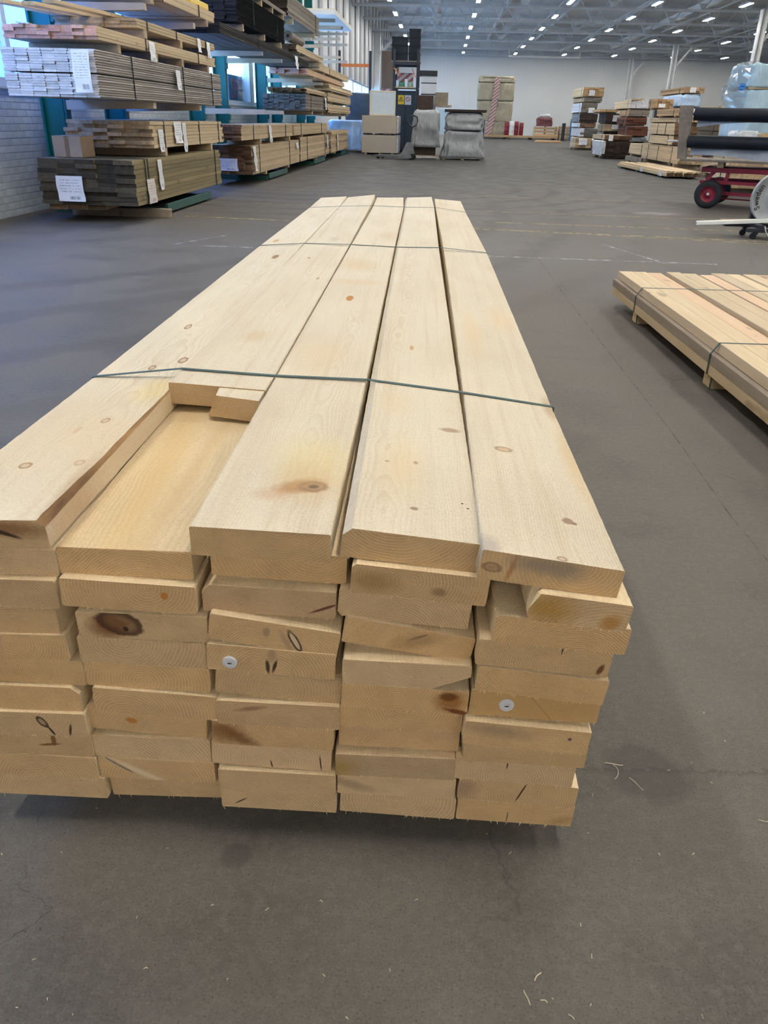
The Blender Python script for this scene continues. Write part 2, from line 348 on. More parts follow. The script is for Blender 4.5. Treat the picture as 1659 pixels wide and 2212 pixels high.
def tarp_mat(name, col):
    t = NT(name); p = t.coord(); n = t.noise(p, 2.6, 5.0, 0.6, dist=1.2)
    t.color(t.mix(t.maprange(n, 0.3, 0.7), tuple(c*0.82 for c in col), tuple(c*1.12 for c in col))); t.rough(0.42)
    t.bump(t.noise(t.vmath('MULTIPLY', p, (3.2, 3.2, 1.3)), 1.6, 3.0, 0.5, dist=0.6), 0.8, 0.07); return t.m
M_tarp = tarp_mat('grey_tarpaulin', (0.30, 0.31, 0.325))
M_bluewrap = tarp_mat('pale_blue_wrap', (0.50, 0.66, 0.88))
M_insul = tarp_mat('blue_insulation', (0.40, 0.56, 0.68))
M_beigewrap = tarp_mat('beige_wrap', (0.30, 0.27, 0.20))

def glass_mat(name, tint, gloss=0.08, rough=0.05, haze=0.0):
    t = NT(name); t.n.remove(t.b)
    tr = t.node('BsdfTransparent'); tr.inputs[0].default_value = (*tint, 1); gl = t.node('BsdfGlossy'); gl.inputs['Roughness'].default_value = rough
    mx = t.node('MixShader'); mx.inputs[0].default_value = gloss; t.l.new(tr.outputs[0], mx.inputs[1]); t.l.new(gl.outputs[0], mx.inputs[2]); last = mx
    if haze:
        df = t.node('BsdfTranslucent'); df.inputs[0].default_value = (*tint, 1)
        n = t.noise(t.coord(), 0.9, 4.0); df2 = t.node('MixShader'); t.l.new(t.maprange(n, 0.2, 0.8, haze*0.8, min(1, haze*1.15)), df2.inputs[0])
        t.l.new(last.outputs[0], df2.inputs[1]); t.l.new(df.outputs[0], df2.inputs[2]); last = df2
    t.l.new(last.outputs[0], t.out.inputs[0]); return t.m
M_glass = glass_mat('window_glass', (0.86, 0.95, 0.98))
M_frost = glass_mat('filmed_glass', (0.42, 0.58, 0.86), haze=0.6)
M_clear = glass_mat('clear_wrap', (0.86, 0.90, 0.93), gloss=0.35, rough=0.15, haze=0.25)

def concrete():
    t = NT('concrete_floor'); p = t.coord(); s = t.sep(p)
    big = t.noise(p, 0.35, 4.0, 0.55); mid = t.noise(p, 2.3, 5.0, 0.6); fine = t.noise(p, 55.0, 3.0, 0.7); grit = t.noise(p, 260.0, 2.0, 0.7)
    c = t.mix(t.maprange(big, 0.3, 0.7), (0.108, 0.098, 0.086), (0.140, 0.128, 0.114))
    c = t.mix(t.maprange(mid, 0.42, 0.70, 0.0, 0.6), c, (0.170, 0.155, 0.138))
    c = t.mix(t.maprange(mid, 0.46, 0.30, 0.0, 0.55), c, (0.072, 0.066, 0.060))
    c = t.mix(t.maprange(fine, 0.45, 0.72, 0.0, 0.35), c, (0.20, 0.18, 0.16))
    c = t.mix(t.maprange(grit, 0.60, 0.76, 0.0, 0.5), c, (0.26, 0.24, 0.22))
    c = t.mix(t.maprange(grit, 0.44, 0.28, 0.0, 0.6), c, (0.036, 0.034, 0.033))
    c = t.mix(t.maprange(s[1], 8.0, 22.0, 0.0, 0.9), c, (0.050, 0.048, 0.046))      # base colour darkens down the hall towards the end wall
    # worn tyre arcs where trucks turn at the far end
    for (cx, cy, k, a, r0, r1) in ((-2.0, 16.0, 9.0, 0.45, 2.0, 6.5), (9.0, 22.5, 8.0, 0.4, 3.0, 9.0), (-9.0, 12.0, 7.0, 0.28, 8.0, 12.5)):
        r = t.vmath('DISTANCE', p, (cx, cy, 0.0)); wv = t.maprange(t.math('SINE', t.math('ADD', t.math('MULTIPLY', r, k), t.math('MULTIPLY', mid, 3.0))), 0.35, 0.95)
        band = t.math('MULTIPLY', t.maprange(r, r0, r0 + 0.8), t.maprange(r, r1, r1 - 1.5))
        c = t.mix(t.math('MULTIPLY', t.math('MULTIPLY', wv, band), a), c, (0.055, 0.050, 0.046))
    # cracks in the near slab
    vo = t.node('TexVoronoi', feature='DISTANCE_TO_EDGE'); t.set(vo.inputs['Vector'], t.vmath('ADD', p, t.comb(t.math('MULTIPLY', mid, 0.5), t.math('MULTIPLY', fine, 0.06), 0.0))); vo.inputs['Scale'].default_value = 0.62
    crack = t.math('MULTIPLY', t.maprange(vo.outputs[0], 0.0035, 0.001), t.maprange(t.noise(p, 0.9, 1.0), 0.50, 0.56))
    c = t.mix(t.math('MULTIPLY', crack, 0.3), c, (0.035, 0.033, 0.032))
    # round oil patch beside the pack and smaller smears
    for (x, y, rr, k) in ((0.465, 1.115, 0.085, 0.42), (-0.29, 0.865, 0.03, 0.5), (1.9, 2.6, 0.5, 0.3), (2.9, 12.1, 0.0, 0)):
        if rr:
            d = t.math('ADD', t.vmath('DISTANCE', p, (x, y, 0.0)), t.math('MULTIPLY', t.math('SUBTRACT', t.noise(p, 14.0, 3.0), 0.5), rr*1.1))
            c = t.mix(t.math('MULTIPLY', t.maprange(d, rr, rr*0.75), k), c, (0.062, 0.055, 0.055))
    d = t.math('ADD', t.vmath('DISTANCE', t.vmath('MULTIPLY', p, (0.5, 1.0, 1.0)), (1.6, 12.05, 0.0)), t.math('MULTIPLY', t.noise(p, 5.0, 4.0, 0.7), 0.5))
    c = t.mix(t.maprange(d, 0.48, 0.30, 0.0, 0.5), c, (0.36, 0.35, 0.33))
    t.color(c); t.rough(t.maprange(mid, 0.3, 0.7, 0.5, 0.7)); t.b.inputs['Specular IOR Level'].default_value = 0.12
    t.bump(t.math('ADD', t.math('MULTIPLY', grit, 0.8), fine), 0.35, 0.0016)
    return t.m
M_floor = concrete()

def worn_paint(name, col, lo, hi):
    t = NT(name); t.color(col); t.rough(0.6)
    tr = t.node('BsdfTransparent'); mx = t.node('MixShader'); n = t.noise(t.coord(), 9.0, 5.0, 0.7)
    t.l.new(t.maprange(n, lo, hi, 0.0, 0.85), mx.inputs[0]); t.l.new(tr.outputs[0], mx.inputs[1]); t.l.new(t.b.outputs[0], mx.inputs[2]); t.l.new(mx.outputs[0], t.out.inputs[0]); return t.m
M_linew = worn_paint('worn_white_line', (0.45, 0.45, 0.45), 0.38, 0.62)
M_liney = worn_paint('worn_yellow_line', (0.36, 0.30, 0.15), 0.34, 0.56)
M_joint = worn_paint('dark_joint', (0.045, 0.042, 0.04), 0.40, 0.75)

def brick_mat():
    t = NT('painted_brick'); p = t.coord(); rn = t.rnd(); n = t.noise(p, 14.0, 4.0, 0.6)
    c = t.mix(t.maprange(n, 0.3, 0.7), (0.58, 0.62, 0.64), (0.70, 0.73, 0.75)); k = t.maprange(rn, 0, 1, 0.88, 1.05); c = t.mix(1.0, c, t.comb(k, k, k), 'MULTIPLY')
    t.color(c); t.rough(0.65); t.bump(n, 0.5, 0.006); return t.m
M_brick = brick_mat()
def brick_wall():
    t = NT('painted_brickwork'); p = t.coord(); s = t.sep(p); b = t.node('TexBrick'); t.set(b.inputs['Vector'], t.comb(s[1], s[2], 0.0))
    b.inputs['Color1'].default_value = (0.66, 0.69, 0.71, 1); b.inputs['Color2'].default_value = (0.60, 0.63, 0.65, 1); b.inputs['Mortar'].default_value = (0.42, 0.44, 0.46, 1)
    b.inputs['Scale'].default_value = 1.0; b.inputs['Brick Width'].default_value = 0.225; b.inputs['Row Height'].default_value = 0.075; b.inputs['Mortar Size'].default_value = 0.006
    t.color(b.outputs[0]); t.rough(0.7); return t.m
M_brickwall = brick_wall()
def clad(name, col, k, axis=0):
    t = NT(name); s = t.sep(t.coord()); f = t.math('SINE', t.math('MULTIPLY', s[axis], k))
    n = t.noise(t.coord(), 0.3, 3.0)
    t.color(t.mix(t.maprange(n, 0.3, 0.7), tuple(c*0.93 for c in col), col)); t.rough(0.6); t.bump(f, 0.35, 0.006); return t.m
M_farwall = clad('white_cladding', (0.66, 0.67, 0.67), 2*PI/0.30)
M_clad = plain('white_sheet_cladding', (0.62, 0.63, 0.64), 0.55, vary=0.05, scale=0.7)
M_cladg = plain('grey_pilaster', (0.36, 0.38, 0.41), 0.55, vary=0.06, scale=0.7)
M_roof = clad('roof_deck', (0.76, 0.77, 0.77), 2*PI/0.5, 1)
def emit(name, col, s):
    t = NT(name); t.color((0.8, 0.8, 0.8)); t.b.inputs['Emission Color'].default_value = (*col, 1); t.b.inputs['Emission Strength'].default_value = s; return t.m
M_lamp = emit('lamp_tube', (1.0, 0.965, 0.88), LAMP)
def stripes_mat():
    t = NT('red_white_tape'); s = t.sep(t.coord()); f = t.math('FRACT', t.math('MULTIPLY', t.math('SUBTRACT', s[2], t.math('MULTIPLY', s[0], 0.8)), 4.2))
    t.color(t.mix(t.math('GREATER_THAN', f, 0.5), (0.28, 0.10, 0.105), (0.42, 0.385, 0.375))); t.rough(0.4); return t.m
M_stripe = stripes_mat()

# ------------------------------------------------------------------ the hall
X0, X1, Y0, Y1, ZR = -5.0, 38.0, -19.0, 79.0, 8.0
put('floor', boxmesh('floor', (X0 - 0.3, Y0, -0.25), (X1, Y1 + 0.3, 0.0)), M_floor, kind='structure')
put('ceiling', boxmesh('ceiling', (X0 - 0.3, Y0, ZR), (X1, Y1 + 0.3, ZR + 0.2)), M_roof, kind='structure')
put('wall_far', boxmesh('wall_far', (X0 - 0.3, Y1, 0), (X1, Y1 + 0.3, ZR)), M_farwall, kind='structure')
put('wall_back', boxmesh('wall_back', (X0 - 0.3, Y0 - 0.3, 0), (X1, Y0, ZR)), M_clad, kind='structure')
put('wall_right', boxmesh('wall_right', (X1, Y0, 0), (X1 + 0.3, Y1, ZR)), M_clad, kind='structure')
put('trim_1', boxmesh('trim_1', (X0 + 0.1, Y1 - 0.10, 6.35), (X1, Y1 - 0.002, 6.75)), M_steel, kind='structure')
BZ = 1.33
wl_root = thing('wall_left', None, None, (0, 0, 0), kind='structure')
put('masonry', boxmesh('masonry', (X0 - 0.28, Y0, 0), (X0, Y1, BZ)), M_brickwall, wl_root)
put('upper_wall', boxmesh('upper_wall', (X0 - 0.28, Y0, 3.0), (X0, 32.0, ZR)), M_clad, wl_root)
put('upper_wall', boxmesh('upper_wall', (X0 - 0.28, 32.0, 3.0), (X0, Y1, ZR)), M_clad, wl_root)
put('upper_wall', boxmesh('upper_wall', (X0 - 0.28, Y0, BZ), (X0, 2.52, 3.0)), M_clad, wl_root)  # unseen solid stretch, put in to cut the blue daylight near the camera
put('sill_ledge', boxmesh('sill_ledge', (X0 - 0.28, Y0, BZ), (X0 + 0.04, Y1, BZ + 0.04), 0.005), M_white, wl_root)
# individual painted bricks on the stretches of wall one can see between the packs
bm_b = boxmesh('brick', (0, 0, 0), (0.016, 0.217, 0.068), 0.003); bm_b.materials.append(M_brick)
def lay(ya, yb, r0, r1):
    for r in range(r0, r1):
        y = ya + (0.1125 if r % 2 else 0)
        while y < yb:
            put('brick', bm_b, None, wl_root, (X0 - 0.0125 + R.uniform(-0.001, 0.001), y, r*0.075 + 0.004)); y += 0.225
lay(8.4, 10.4, 0, 17); lay(12.2, 16.0, 13, 17)
# pilasters and sheet panels of the far stretch
k = 0; y = 27.0
while y < 78:
    pw = 0.9 if k % 2 else 1.8
    put('cladding_panel', boxmesh('cladding_panel', (X0, y, 3.0), (X0 + (0.10 if k % 2 else 0.03), y + pw - 0.06, 7.9), 0.01), M_cladg if k % 2 else M_clad, wl_root); y += pw; k += 1
# windows: one frame, a mullion and two panes each
wy = 2.52; i = 0
while wy < 74:
    top = 3.0
    i += 1; L = 4.75
    f = put('window_%d' % i, MB(), None, kind='structure'); b = MB()
    for (ya, yb, za, zb) in ((0, 0.11, BZ + 0.04, top), (L - 0.11, L, BZ + 0.04, top), (0.11, L - 0.11, BZ + 0.04, BZ + 0.12), (0.11, L - 0.11, top - 0.08, top)):
        b.box((X0 - 0.16, wy + ya, za), (X0 - 0.02, wy + yb, zb))
    old = f.data; f.data = b.mesh('window_frame'); f.data.materials.append(M_white); bpy.data.meshes.remove(old)
    put('mullion', boxmesh('mullion', (X0 - 0.15, wy + L/2 - 0.05, BZ + 0.12), (X0 - 0.03, wy + L/2 + 0.05, top - 0.08), 0.005), M_white, f)
    for (ya, yb) in ((0.11, L/2 - 0.05), (L/2 + 0.05, L - 0.11)):
        put('pane', boxmesh('pane', (X0 - 0.10, wy + ya, BZ + 0.12), (X0 - 0.092, wy + yb, top - 0.08)), M_frost if 7.0 < wy + ya < 14.5 else M_glass, f)
    put('reveal_post', boxmesh('reveal_post', (X0 - 0.28, wy + L, BZ + 0.04), (X0, wy + L + 0.25, top)), M_white, f)
    wy += L + 0.25
# roof trusses
diag_me = None
def truss(y):
    t = thing('roof_truss', None, None, (0, y, 0), kind='structure'); zb, zt = 6.35, 7.85
    put('bottom_chord', boxmesh('bottom_chord', (X0, -0.06, zb - 0.06), (X1, 0.06, zb + 0.06)), M_steel, t)
    put('top_chord', boxmesh('top_chord', (X0, -0.09, zt - 0.08), (X1, 0.09, zt + 0.08)), M_steel, t)
    n = 14; st = (26.0 - X0) / n
    for k in range(n):
        xa = X0 + k*st
        for (a, b_) in (((xa, zb), (xa + st/2, zt)), ((xa + st/2, zt), (xa + st, zb))):
            b = MB(); b.bar((a[0], 0, a[1]), (b_[0], 0, b_[1]), 0.055, 0.055, up=(0, 1, 0)); put('web_bar', b, M_steel, t)
        b = MB(); b.add([(xa + st - 0.2, -0.1, zb + 0.30), (xa + st + 0.2, -0.1, zb + 0.30), (xa + st + 0.12, -0.1, zb + 0.07), (xa + st - 0.12, -0.1, zb + 0.07), (xa + st - 0.2, 0.1, zb + 0.30), (xa + st + 0.2, 0.1, zb + 0.30), (xa + st + 0.12, 0.1, zb + 0.07), (xa + st - 0.12, 0.1, zb + 0.07)], [(0,1,2,3),(7,6,5,4),(0,4,5,1),(1,5,6,2),(2,6,7,3),(3,7,4,0)])
        put('gusset_plate', b, M_steel, t)
for y in (40.6, 46.4, 52.4, 58.5, 64.7, 71.2, 78.0): truss(y)
for x in (-1.0, 3.5, 7.6, 11.8, 16.2, 20.5, 25.0):
    put('ceiling_purlin', boxmesh('ceiling_purlin', (x - 0.07, 38.0, 7.45), (x + 0.07, Y1, 7.62)), M_steel, kind='structure')
put('ceiling_beam', boxmesh('ceiling_beam', (13.35, 40.0, 6.72), (13.65, 74.0, 7.05)), M_steel_l, kind='structure')
# loose pipework and braces under the roof
b = MB(); b.tube([(3.6, 59.5, 6.15), (4.6, 59.5, 6.75), (6.4, 59.5, 6.75), (17.5, 59.5, 6.6)], 0.10, 8); tag(put('service_pipe', b, M_steel_l), 'white pipe running across under the roof trusses with a cranked end', 'pipe')
b = MB(); b.tube([(5.0, 71.2, 6.3), (5.0, 71.2, 5.85), (10.6, 71.2, 5.85), (10.6, 71.2, 6.3)], 0.07, 8); tag(put('service_pipe', b, M_steel_l), 'thin white pipe low in front of the end wall top', 'pipe')
b = MB(); b.tube([(8.3, 66.0, 5.9), (9.4, 66.0, 6.5), (13.0, 66.0, 6.6), (14.2, 66.0, 6.2), (19.0, 66.0, 6.25)], 0.08, 8); tag(put('service_pipe', b, M_steel_l), 'white pipe with a raised middle section beside the steel columns', 'pipe')
# columns of the hall
def column(x, y, top=6.3):
    c = thing('steel_column', None, None, (x, y, 0), kind='structure')
    put('flange', boxmesh('flange', (-0.17, -0.16, 0), (-0.10, 0.16, top)), M_steel_l, c)
    put('flange', boxmesh('flange', (0.10, -0.16, 0), (0.17, 0.16, top)), M_steel_l, c)
    put('web_plate', boxmesh('web_plate', (-0.10, -0.02, 0), (0.10, 0.02, top)), M_steel, c)
    b = MB(); b.bar((0.15, 0, top - 1.35), (1.1, 0, top - 0.15), 0.12, 0.12, up=(0, 1, 0)); put('knee_brace', b, M_steel_l, c)
    put('base_plate', boxmesh('base_plate', (-0.3, -0.3, 0), (0.3, 0.3, 0.03), 0.005), M_steel, c)
for x, y in ((16.0, 77.6), (16.2, 64.2), (15.3, 45.0)): column(x, y)
b = MB(); b.box((-4.95, 60.6, 0), (-4.55, 61.0, 6.6)); cc = put('steel_column', b, M_white, kind='structure')
b = MB(); b.bar((-4.7, 60.8, 3.4), (-4.7, 60.8, 5.2), 0.25, 0.25); b.bar((-4.6, 60.8, 5.1), (-3.3, 60.8, 6.4), 0.16, 0.16, up=(0, 1, 0)); put('knee_brace', b, M_steel_l, cc)
# lamps
lm = MB(); lm.box((-0.10, -0.75, 0.02), (0.10, 0.75, 0.10)); lamp_body = lm.mesh('housing'); lamp_body.materials.append(M_white)
lm = MB(); lm.box((-0.09, -0.72, 0.002), (0.09, 0.72, 0.02)); lamp_diff = lm.mesh('diffuser'); lamp_diff.materials.append(M_lamp)
lm = MB(); lm.cyl((0, -0.5, 0.1), (0, -0.5, 0.6), 0.012, n=6); lm2 = MB(); lm2.cyl((0, 0, 0.1), (0, 0, 0.31), 0.02, n=6); lamp_rod = lm2.mesh('hanger'); lamp_rod.materials.append(M_steel)
LY = [74.6, 67.8, 61.6, 55.4, 49.3, 43.6] + [37.6 - 6.1*k for k in range(7)] + [-8.0, -11.5, -15.0]  # last three rows: unseen, added behind the camera to light the plank ends
for x in (-2.9, 1.4, 5.75, 9.8, 13.9, 18.8, 22.9):
    for y in LY:
        if y < 43 and x > 15: continue
        t = thing('strip_lamp', 'glowing white strip lamp hung in a row under the roof trusses', 'lamp', (x, y, 6.27), 0, 'strip lamps under the roof')
        put('housing', lamp_body, None, t); put('diffuser', lamp_diff, None, t); put('hanger', lamp_rod, None, t)
for x in (-2.9, 1.4, 5.75, 9.8, 13.9, 18.8, 22.9):
    put('ceiling_rail_strip', boxmesh('ceiling_rail_strip', (x - 0.025, Y0, 6.57), (x + 0.025, Y1, 6.62)), M_steel_l, kind='structure')
# painted lines and a joint in the floor
def line(name, a, b, wd, m, z=0.0015):
    a = Vector((*a, z)); b_ = Vector((*b, z)); n = Vector((-(b_-a).y, (b_-a).x, 0)).normalized()*wd/2
    q = MB(); q.add([a - n, b_ - n, b_ + n, a + n], [(0, 1, 2, 3)]); return put(name, q, m, kind='structure')
line('floor_marking', (-2.28, 7.54), (2.6, 7.50), 0.055, M_linew)
line('floor_marking', (-2.55, 7.55), (-2.22, 8.3), 0.035, M_linew); line('floor_marking', (2.13, 7.40), (1.75, 8.6), 0.035, M_linew)
line('floor_marking', (-3.13, 9.86), (3.9, 9.25), 0.07, M_liney); line('floor_marking', (0.3, 9.60), (4.2, 8.98), 0.05, M_liney, 0.0022)
line('floor_marking', (0.5, 10.28), (4.2, 10.20), 0.07, M_liney); line('floor_marking', (-2.9, 11.7), (4.2, 11.45), 0.05, M_liney); line('floor_marking', (-3.0, 14.3), (4.4, 13.94), 0.05, M_liney)
line('floor_marking', (-3.0, 25.5), (-1.9, 25.6), 0.08, M_linew)
jp = [(0.93, 12.5), (0.95, 9.0), (0.96, 6.0), (0.97, 5.1), (1.01, 3.0), (1.0, 2.3), (1.03, 1.6), (1.0, 0.6)]
b = MB()
for (a, c) in zip(jp[:-1], jp[1:]): b.add([(a[0]-0.003, a[1], 0.001), (a[0]+0.003, a[1], 0.001), (c[0]+0.003, c[1], 0.001), (c[0]-0.003, c[1], 0.001)], [(0, 1, 2, 3)])
put('floor_joint', b, M_joint, kind='structure')
def crack(pts, wd=0.0025):
    q = MB(); P = []
    for (a, c) in zip(pts[:-1], pts[1:]):
        for k in range(8):
            f = k/8; P.append((a[0]+(c[0]-a[0])*f + R.uniform(-1, 1)*0.006, a[1]+(c[1]-a[1])*f + R.uniform(-1, 1)*0.006))
    P.append(pts[-1])
    for (a, c) in zip(P[:-1], P[1:]):
        d = Vector((c[0]-a[0], c[1]-a[1], 0)); n = Vector((-d.y, d.x, 0)).normalized()*wd/2*R.uniform(0.4, 1.2); a3 = Vector((*a, 0.0012)); c3 = Vector((*c, 0.0012)); q.add([a3-n, c3-n, c3+n, a3+n], [(0, 1, 2, 3)])
    put('floor_crack', q, M_joint, kind='structure')
crack([(-0.66, 0.95), (-0.635, 0.83), (-0.62, 0.78), (-0.549, 0.741), (-0.58, 0.70), (-0.63, 0.655)]); crack([(-0.56, 0.71), (-0.52, 0.70), (-0.473, 0.677)], 0.0018)

# ------------------------------------------------------------------ the big strapped pack of sawn planks
TH = math.radians(1.45)
PACK = thing('plank_pack', 'long strapped pack of thick pale sawn planks stacked eleven layers high on the floor', 'timber pack', (-0.28, 0.92, 0), TH)
PL = {(1,1):(-.3587,.5724,.0406,.0110,.2,.0469),(1,2):(-.3571,.5247,-.0037,.0180,.2,.0468),(1,3):(-.3598,.4751,.0114,.0049,.2,.0485),(1,4):(-.3674,.4257,.0088,.0056,.2,.0475),(1,5):(-.3591,.3771,.0298,.0017,.2,.0484),(1,6):(-.3421,.3288,-.0090,.0054,.2,.0484),(1,7):(-.3532,.2790,.0090,-.0022,.2,.0482),(1,8):(-.3487,.2297,.0201,-.0088,.2,.0483),(1,9):(-.3485,.1816,-.0166,-.0033,.2,.0484),(1,10):(-.3474,.1327,-.0112,-.0046,.2,.0483),(1,11):(-.3392,.0841,.0090,-.0027,.2,.0481),
(2,2):(-.1547,.5279,.0024,.0199,.2015,.0476),(2,3):(-.1510,.4799,-.0295,.0032,.2036,.0491),(2,4):(-.1366,.4253,-.0007,.0031,.1999,.0475),(2,5):(-.1427,.3767,-.0179,.0041,.1998,.0477),(2,6):(-.1408,.3278,-.0201,.0049,.1997,.0474),(2,7):(-.1322,.2783,-.0433,-.0015,.1992,.0481),(2,8):(-.1544,.2297,-.0695,.0082,.1981,.0480),(2,9):(-.1496,.1790,-.0009,.0011,.1972,.0471),(2,10):(-.1467,.1311,.0017,-.0001,.1981,.0472),(2,11):(-.1392,.0807,.0249,.0114,.1947,.0463),
(3,1):(.0506,.5749,-.0186,.0098,.2020,.0466),(3,2):(.0723,.5300,-.0285,.0269,.2020,.0477),(3,3):(.0581,.4760,-.0246,.0120,.2008,.0468),(3,4):(.0654,.4225,-.1377,-.0005,.1982,.0471),(3,5):(.0591,.3749,-.0549,-.0023,.1987,.0481),(3,6):(.0682,.3248,-.0862,-.0008,.1983,.0460),(3,7):(.0672,.2741,-.0106,-.0087,.1962,.0473),(3,8):(.0560,.2275,-.0260,-.0072,.1981,.0472),(3,9):(.0517,.1801,-.0348,-.0047,.1989,.0475),(3,10):(.0598,.1290,-.0105,-.0124,.1971,.0471),(3,11):(.0602,.0812,-.0155,-.0058,.1980,.0460),
(4,1):(.2666,.5728,-.0944,.0154,.1996,.0471),(4,2):(.2813,.5228,-.0797,.0020,.1996,.0484),(4,3):(.2604,.4725,-.0819,.0130,.1974,.0474),(4,4):(.2686,.4225,-.1486,.0051,.1983,.0459),(4,5):(.2684,.3695,-.0075,-.0122,.1955,.0469),(4,6):(.2670,.3225,-.0307,-.0125,.1969,.0469),(4,7):(.2623,.2742,.0068,-.0017,.1959,.0465),(4,8):(.2610,.2268,-.0072,.0048,.1960,.0468),(4,9):(.2565,.1771,.0059,-.0117,.1968,.0467),(4,10):(.2599,.1293,-.0031,-.0066,.1973,.0461),(4,11):(.2637,.0816,-.0333,-.0036,.1970,.0477),
(5,1):(.4610,.5650,-.1246,-.0211,.1996,.0459),(5,2):(.5055,.5139,-.1030,-.0368,.1422,.0446),(5,3):(.4887,.4638,-.0762,-.0225,.1958,.0458),(5,4):(.4698,.4185,-.0766,-.0198,.1979,.0459),(5,5):(.4724,.3680,-.0925,-.0207,.1957,.0462),(5,6):(.4674,.3239,-.0408,-.0173,.1981,.0482),(5,7):(.4591,.2706,-.0660,-.0290,.1956,.0461),(5,8):(.4633,.2231,-.0234,-.0152,.1957,.0445),(5,9):(.4521,.1764,-.0449,-.0094,.1955,.0470),(5,10):(.4618,.1294,-.0574,-.0084,.1972,.0469),(5,11):(.4625,.0808,-.0275,-.0069,.1964,.0476)}
# top layer further back: (distance, x and z of the two upper edges)
TOPST = {1: [(0.70, -.453, .592, -.258, .597), (2.755, -.470, .586, -.272, .596), (4.535, -.470, .582, -.278, .591), (5.31, -.491, .579, -.286, .594)],
         2: [(0.55, -.262, .613, -.053, .602), (0.70, -.254, .616, -.048, .608), (2.755, -.268, .601, -.050, .597), (4.535, -.275, .594, -.056, .604), (5.31, -.280, .588, -.073, .612)],
         3: [(0.70, -.044, .607, .157, .604), (2.755, -.046, .602, .157, .597), (4.535, -.048, .604, .1665, .601), (5.31, -.066, .592, .1525, .597)],
         4: [(0.70, .165, .606, .367, .586), (2.755, .158, .596, .365, .600), (4.535, .167, .602, .366, .605), (5.31, .153, .597, .366, .608)],
         5: [(0.70, .374, .584, .574, .560), (2.755, .387, .590, .582, .584), (4.535, .381, .592, .578, .581), (5.31, .376, .595, .587, .583)]}
# wane and broken arrises: corner -> (width, height)
WANE = {(1,1): {'TR': (.016,.014)}, (4,5): {'BR': (.058,.026)}, (4,1): {'TL': (.013,.012)}, (3,3): {'TL': (.012,.012)}, (1,7): {'TR': (.014,.012)}, (5,2): {'TL': (.016,.030), 'BL': (.006,.008)}, (4,3): {'BL': (.006,.008)}, (4,4): {'BR': (.008,.014)}, (2,3): {'BR': (.003,.004)}, (5,3): {'TL': (.005,.004)}, (4,2): {'TL': (.006,.006)}, (2,2): {'BL': (.003,.004)}, (1,4): {'TR': (.006,.006)}}
PITH = {(2,2): (.03,-.075), (2,3): (.03,.018), (2,4): (-.03,-.05), (2,5): (-.03,.022), (2,6): (-.006,-.01), (2,7): (-.05,-.03), (1,6): (.024,0), (1,5): (.01,.004), (1,10): (-.01,-.03), (1,9): (-.02,.03), (1,11): (.03,-.03), (3,1): (.03,.07), (3,3): (.0,-.034), (3,4): (.01,-.05), (3,5): (0,-.03), (3,6): (.004,-.004), (3,7): (.04,-.05), (3,8): (.02,.02), (3,9): (0,-.01), (4,1): (-.03,.085), (4,2): (-.016,.004), (4,3): (-.01,-.05), (4,4): (.09,-.06), (4,5): (.02,.06), (4,8): (.03,-.06), (4,11): (0,.014), (5,3): (.03,-.055), (5,4): (.06,-.01), (5,5): (0,.062), (5,7): (.03,-.06), (5,9): (0,-.01), (5,10): (.01,-.006), (2,8): (.1,-.07), (2,9): (-.1,-.08), (2,10): (0,-.03), (4,9): (-.01,.05)}
DKR = (.08,.035,.018); BLK = (.03,.016,.01); ORG = (.50,.20,.03); BRN = (.22,.10,.035); CRE = (.80,.66,.46)
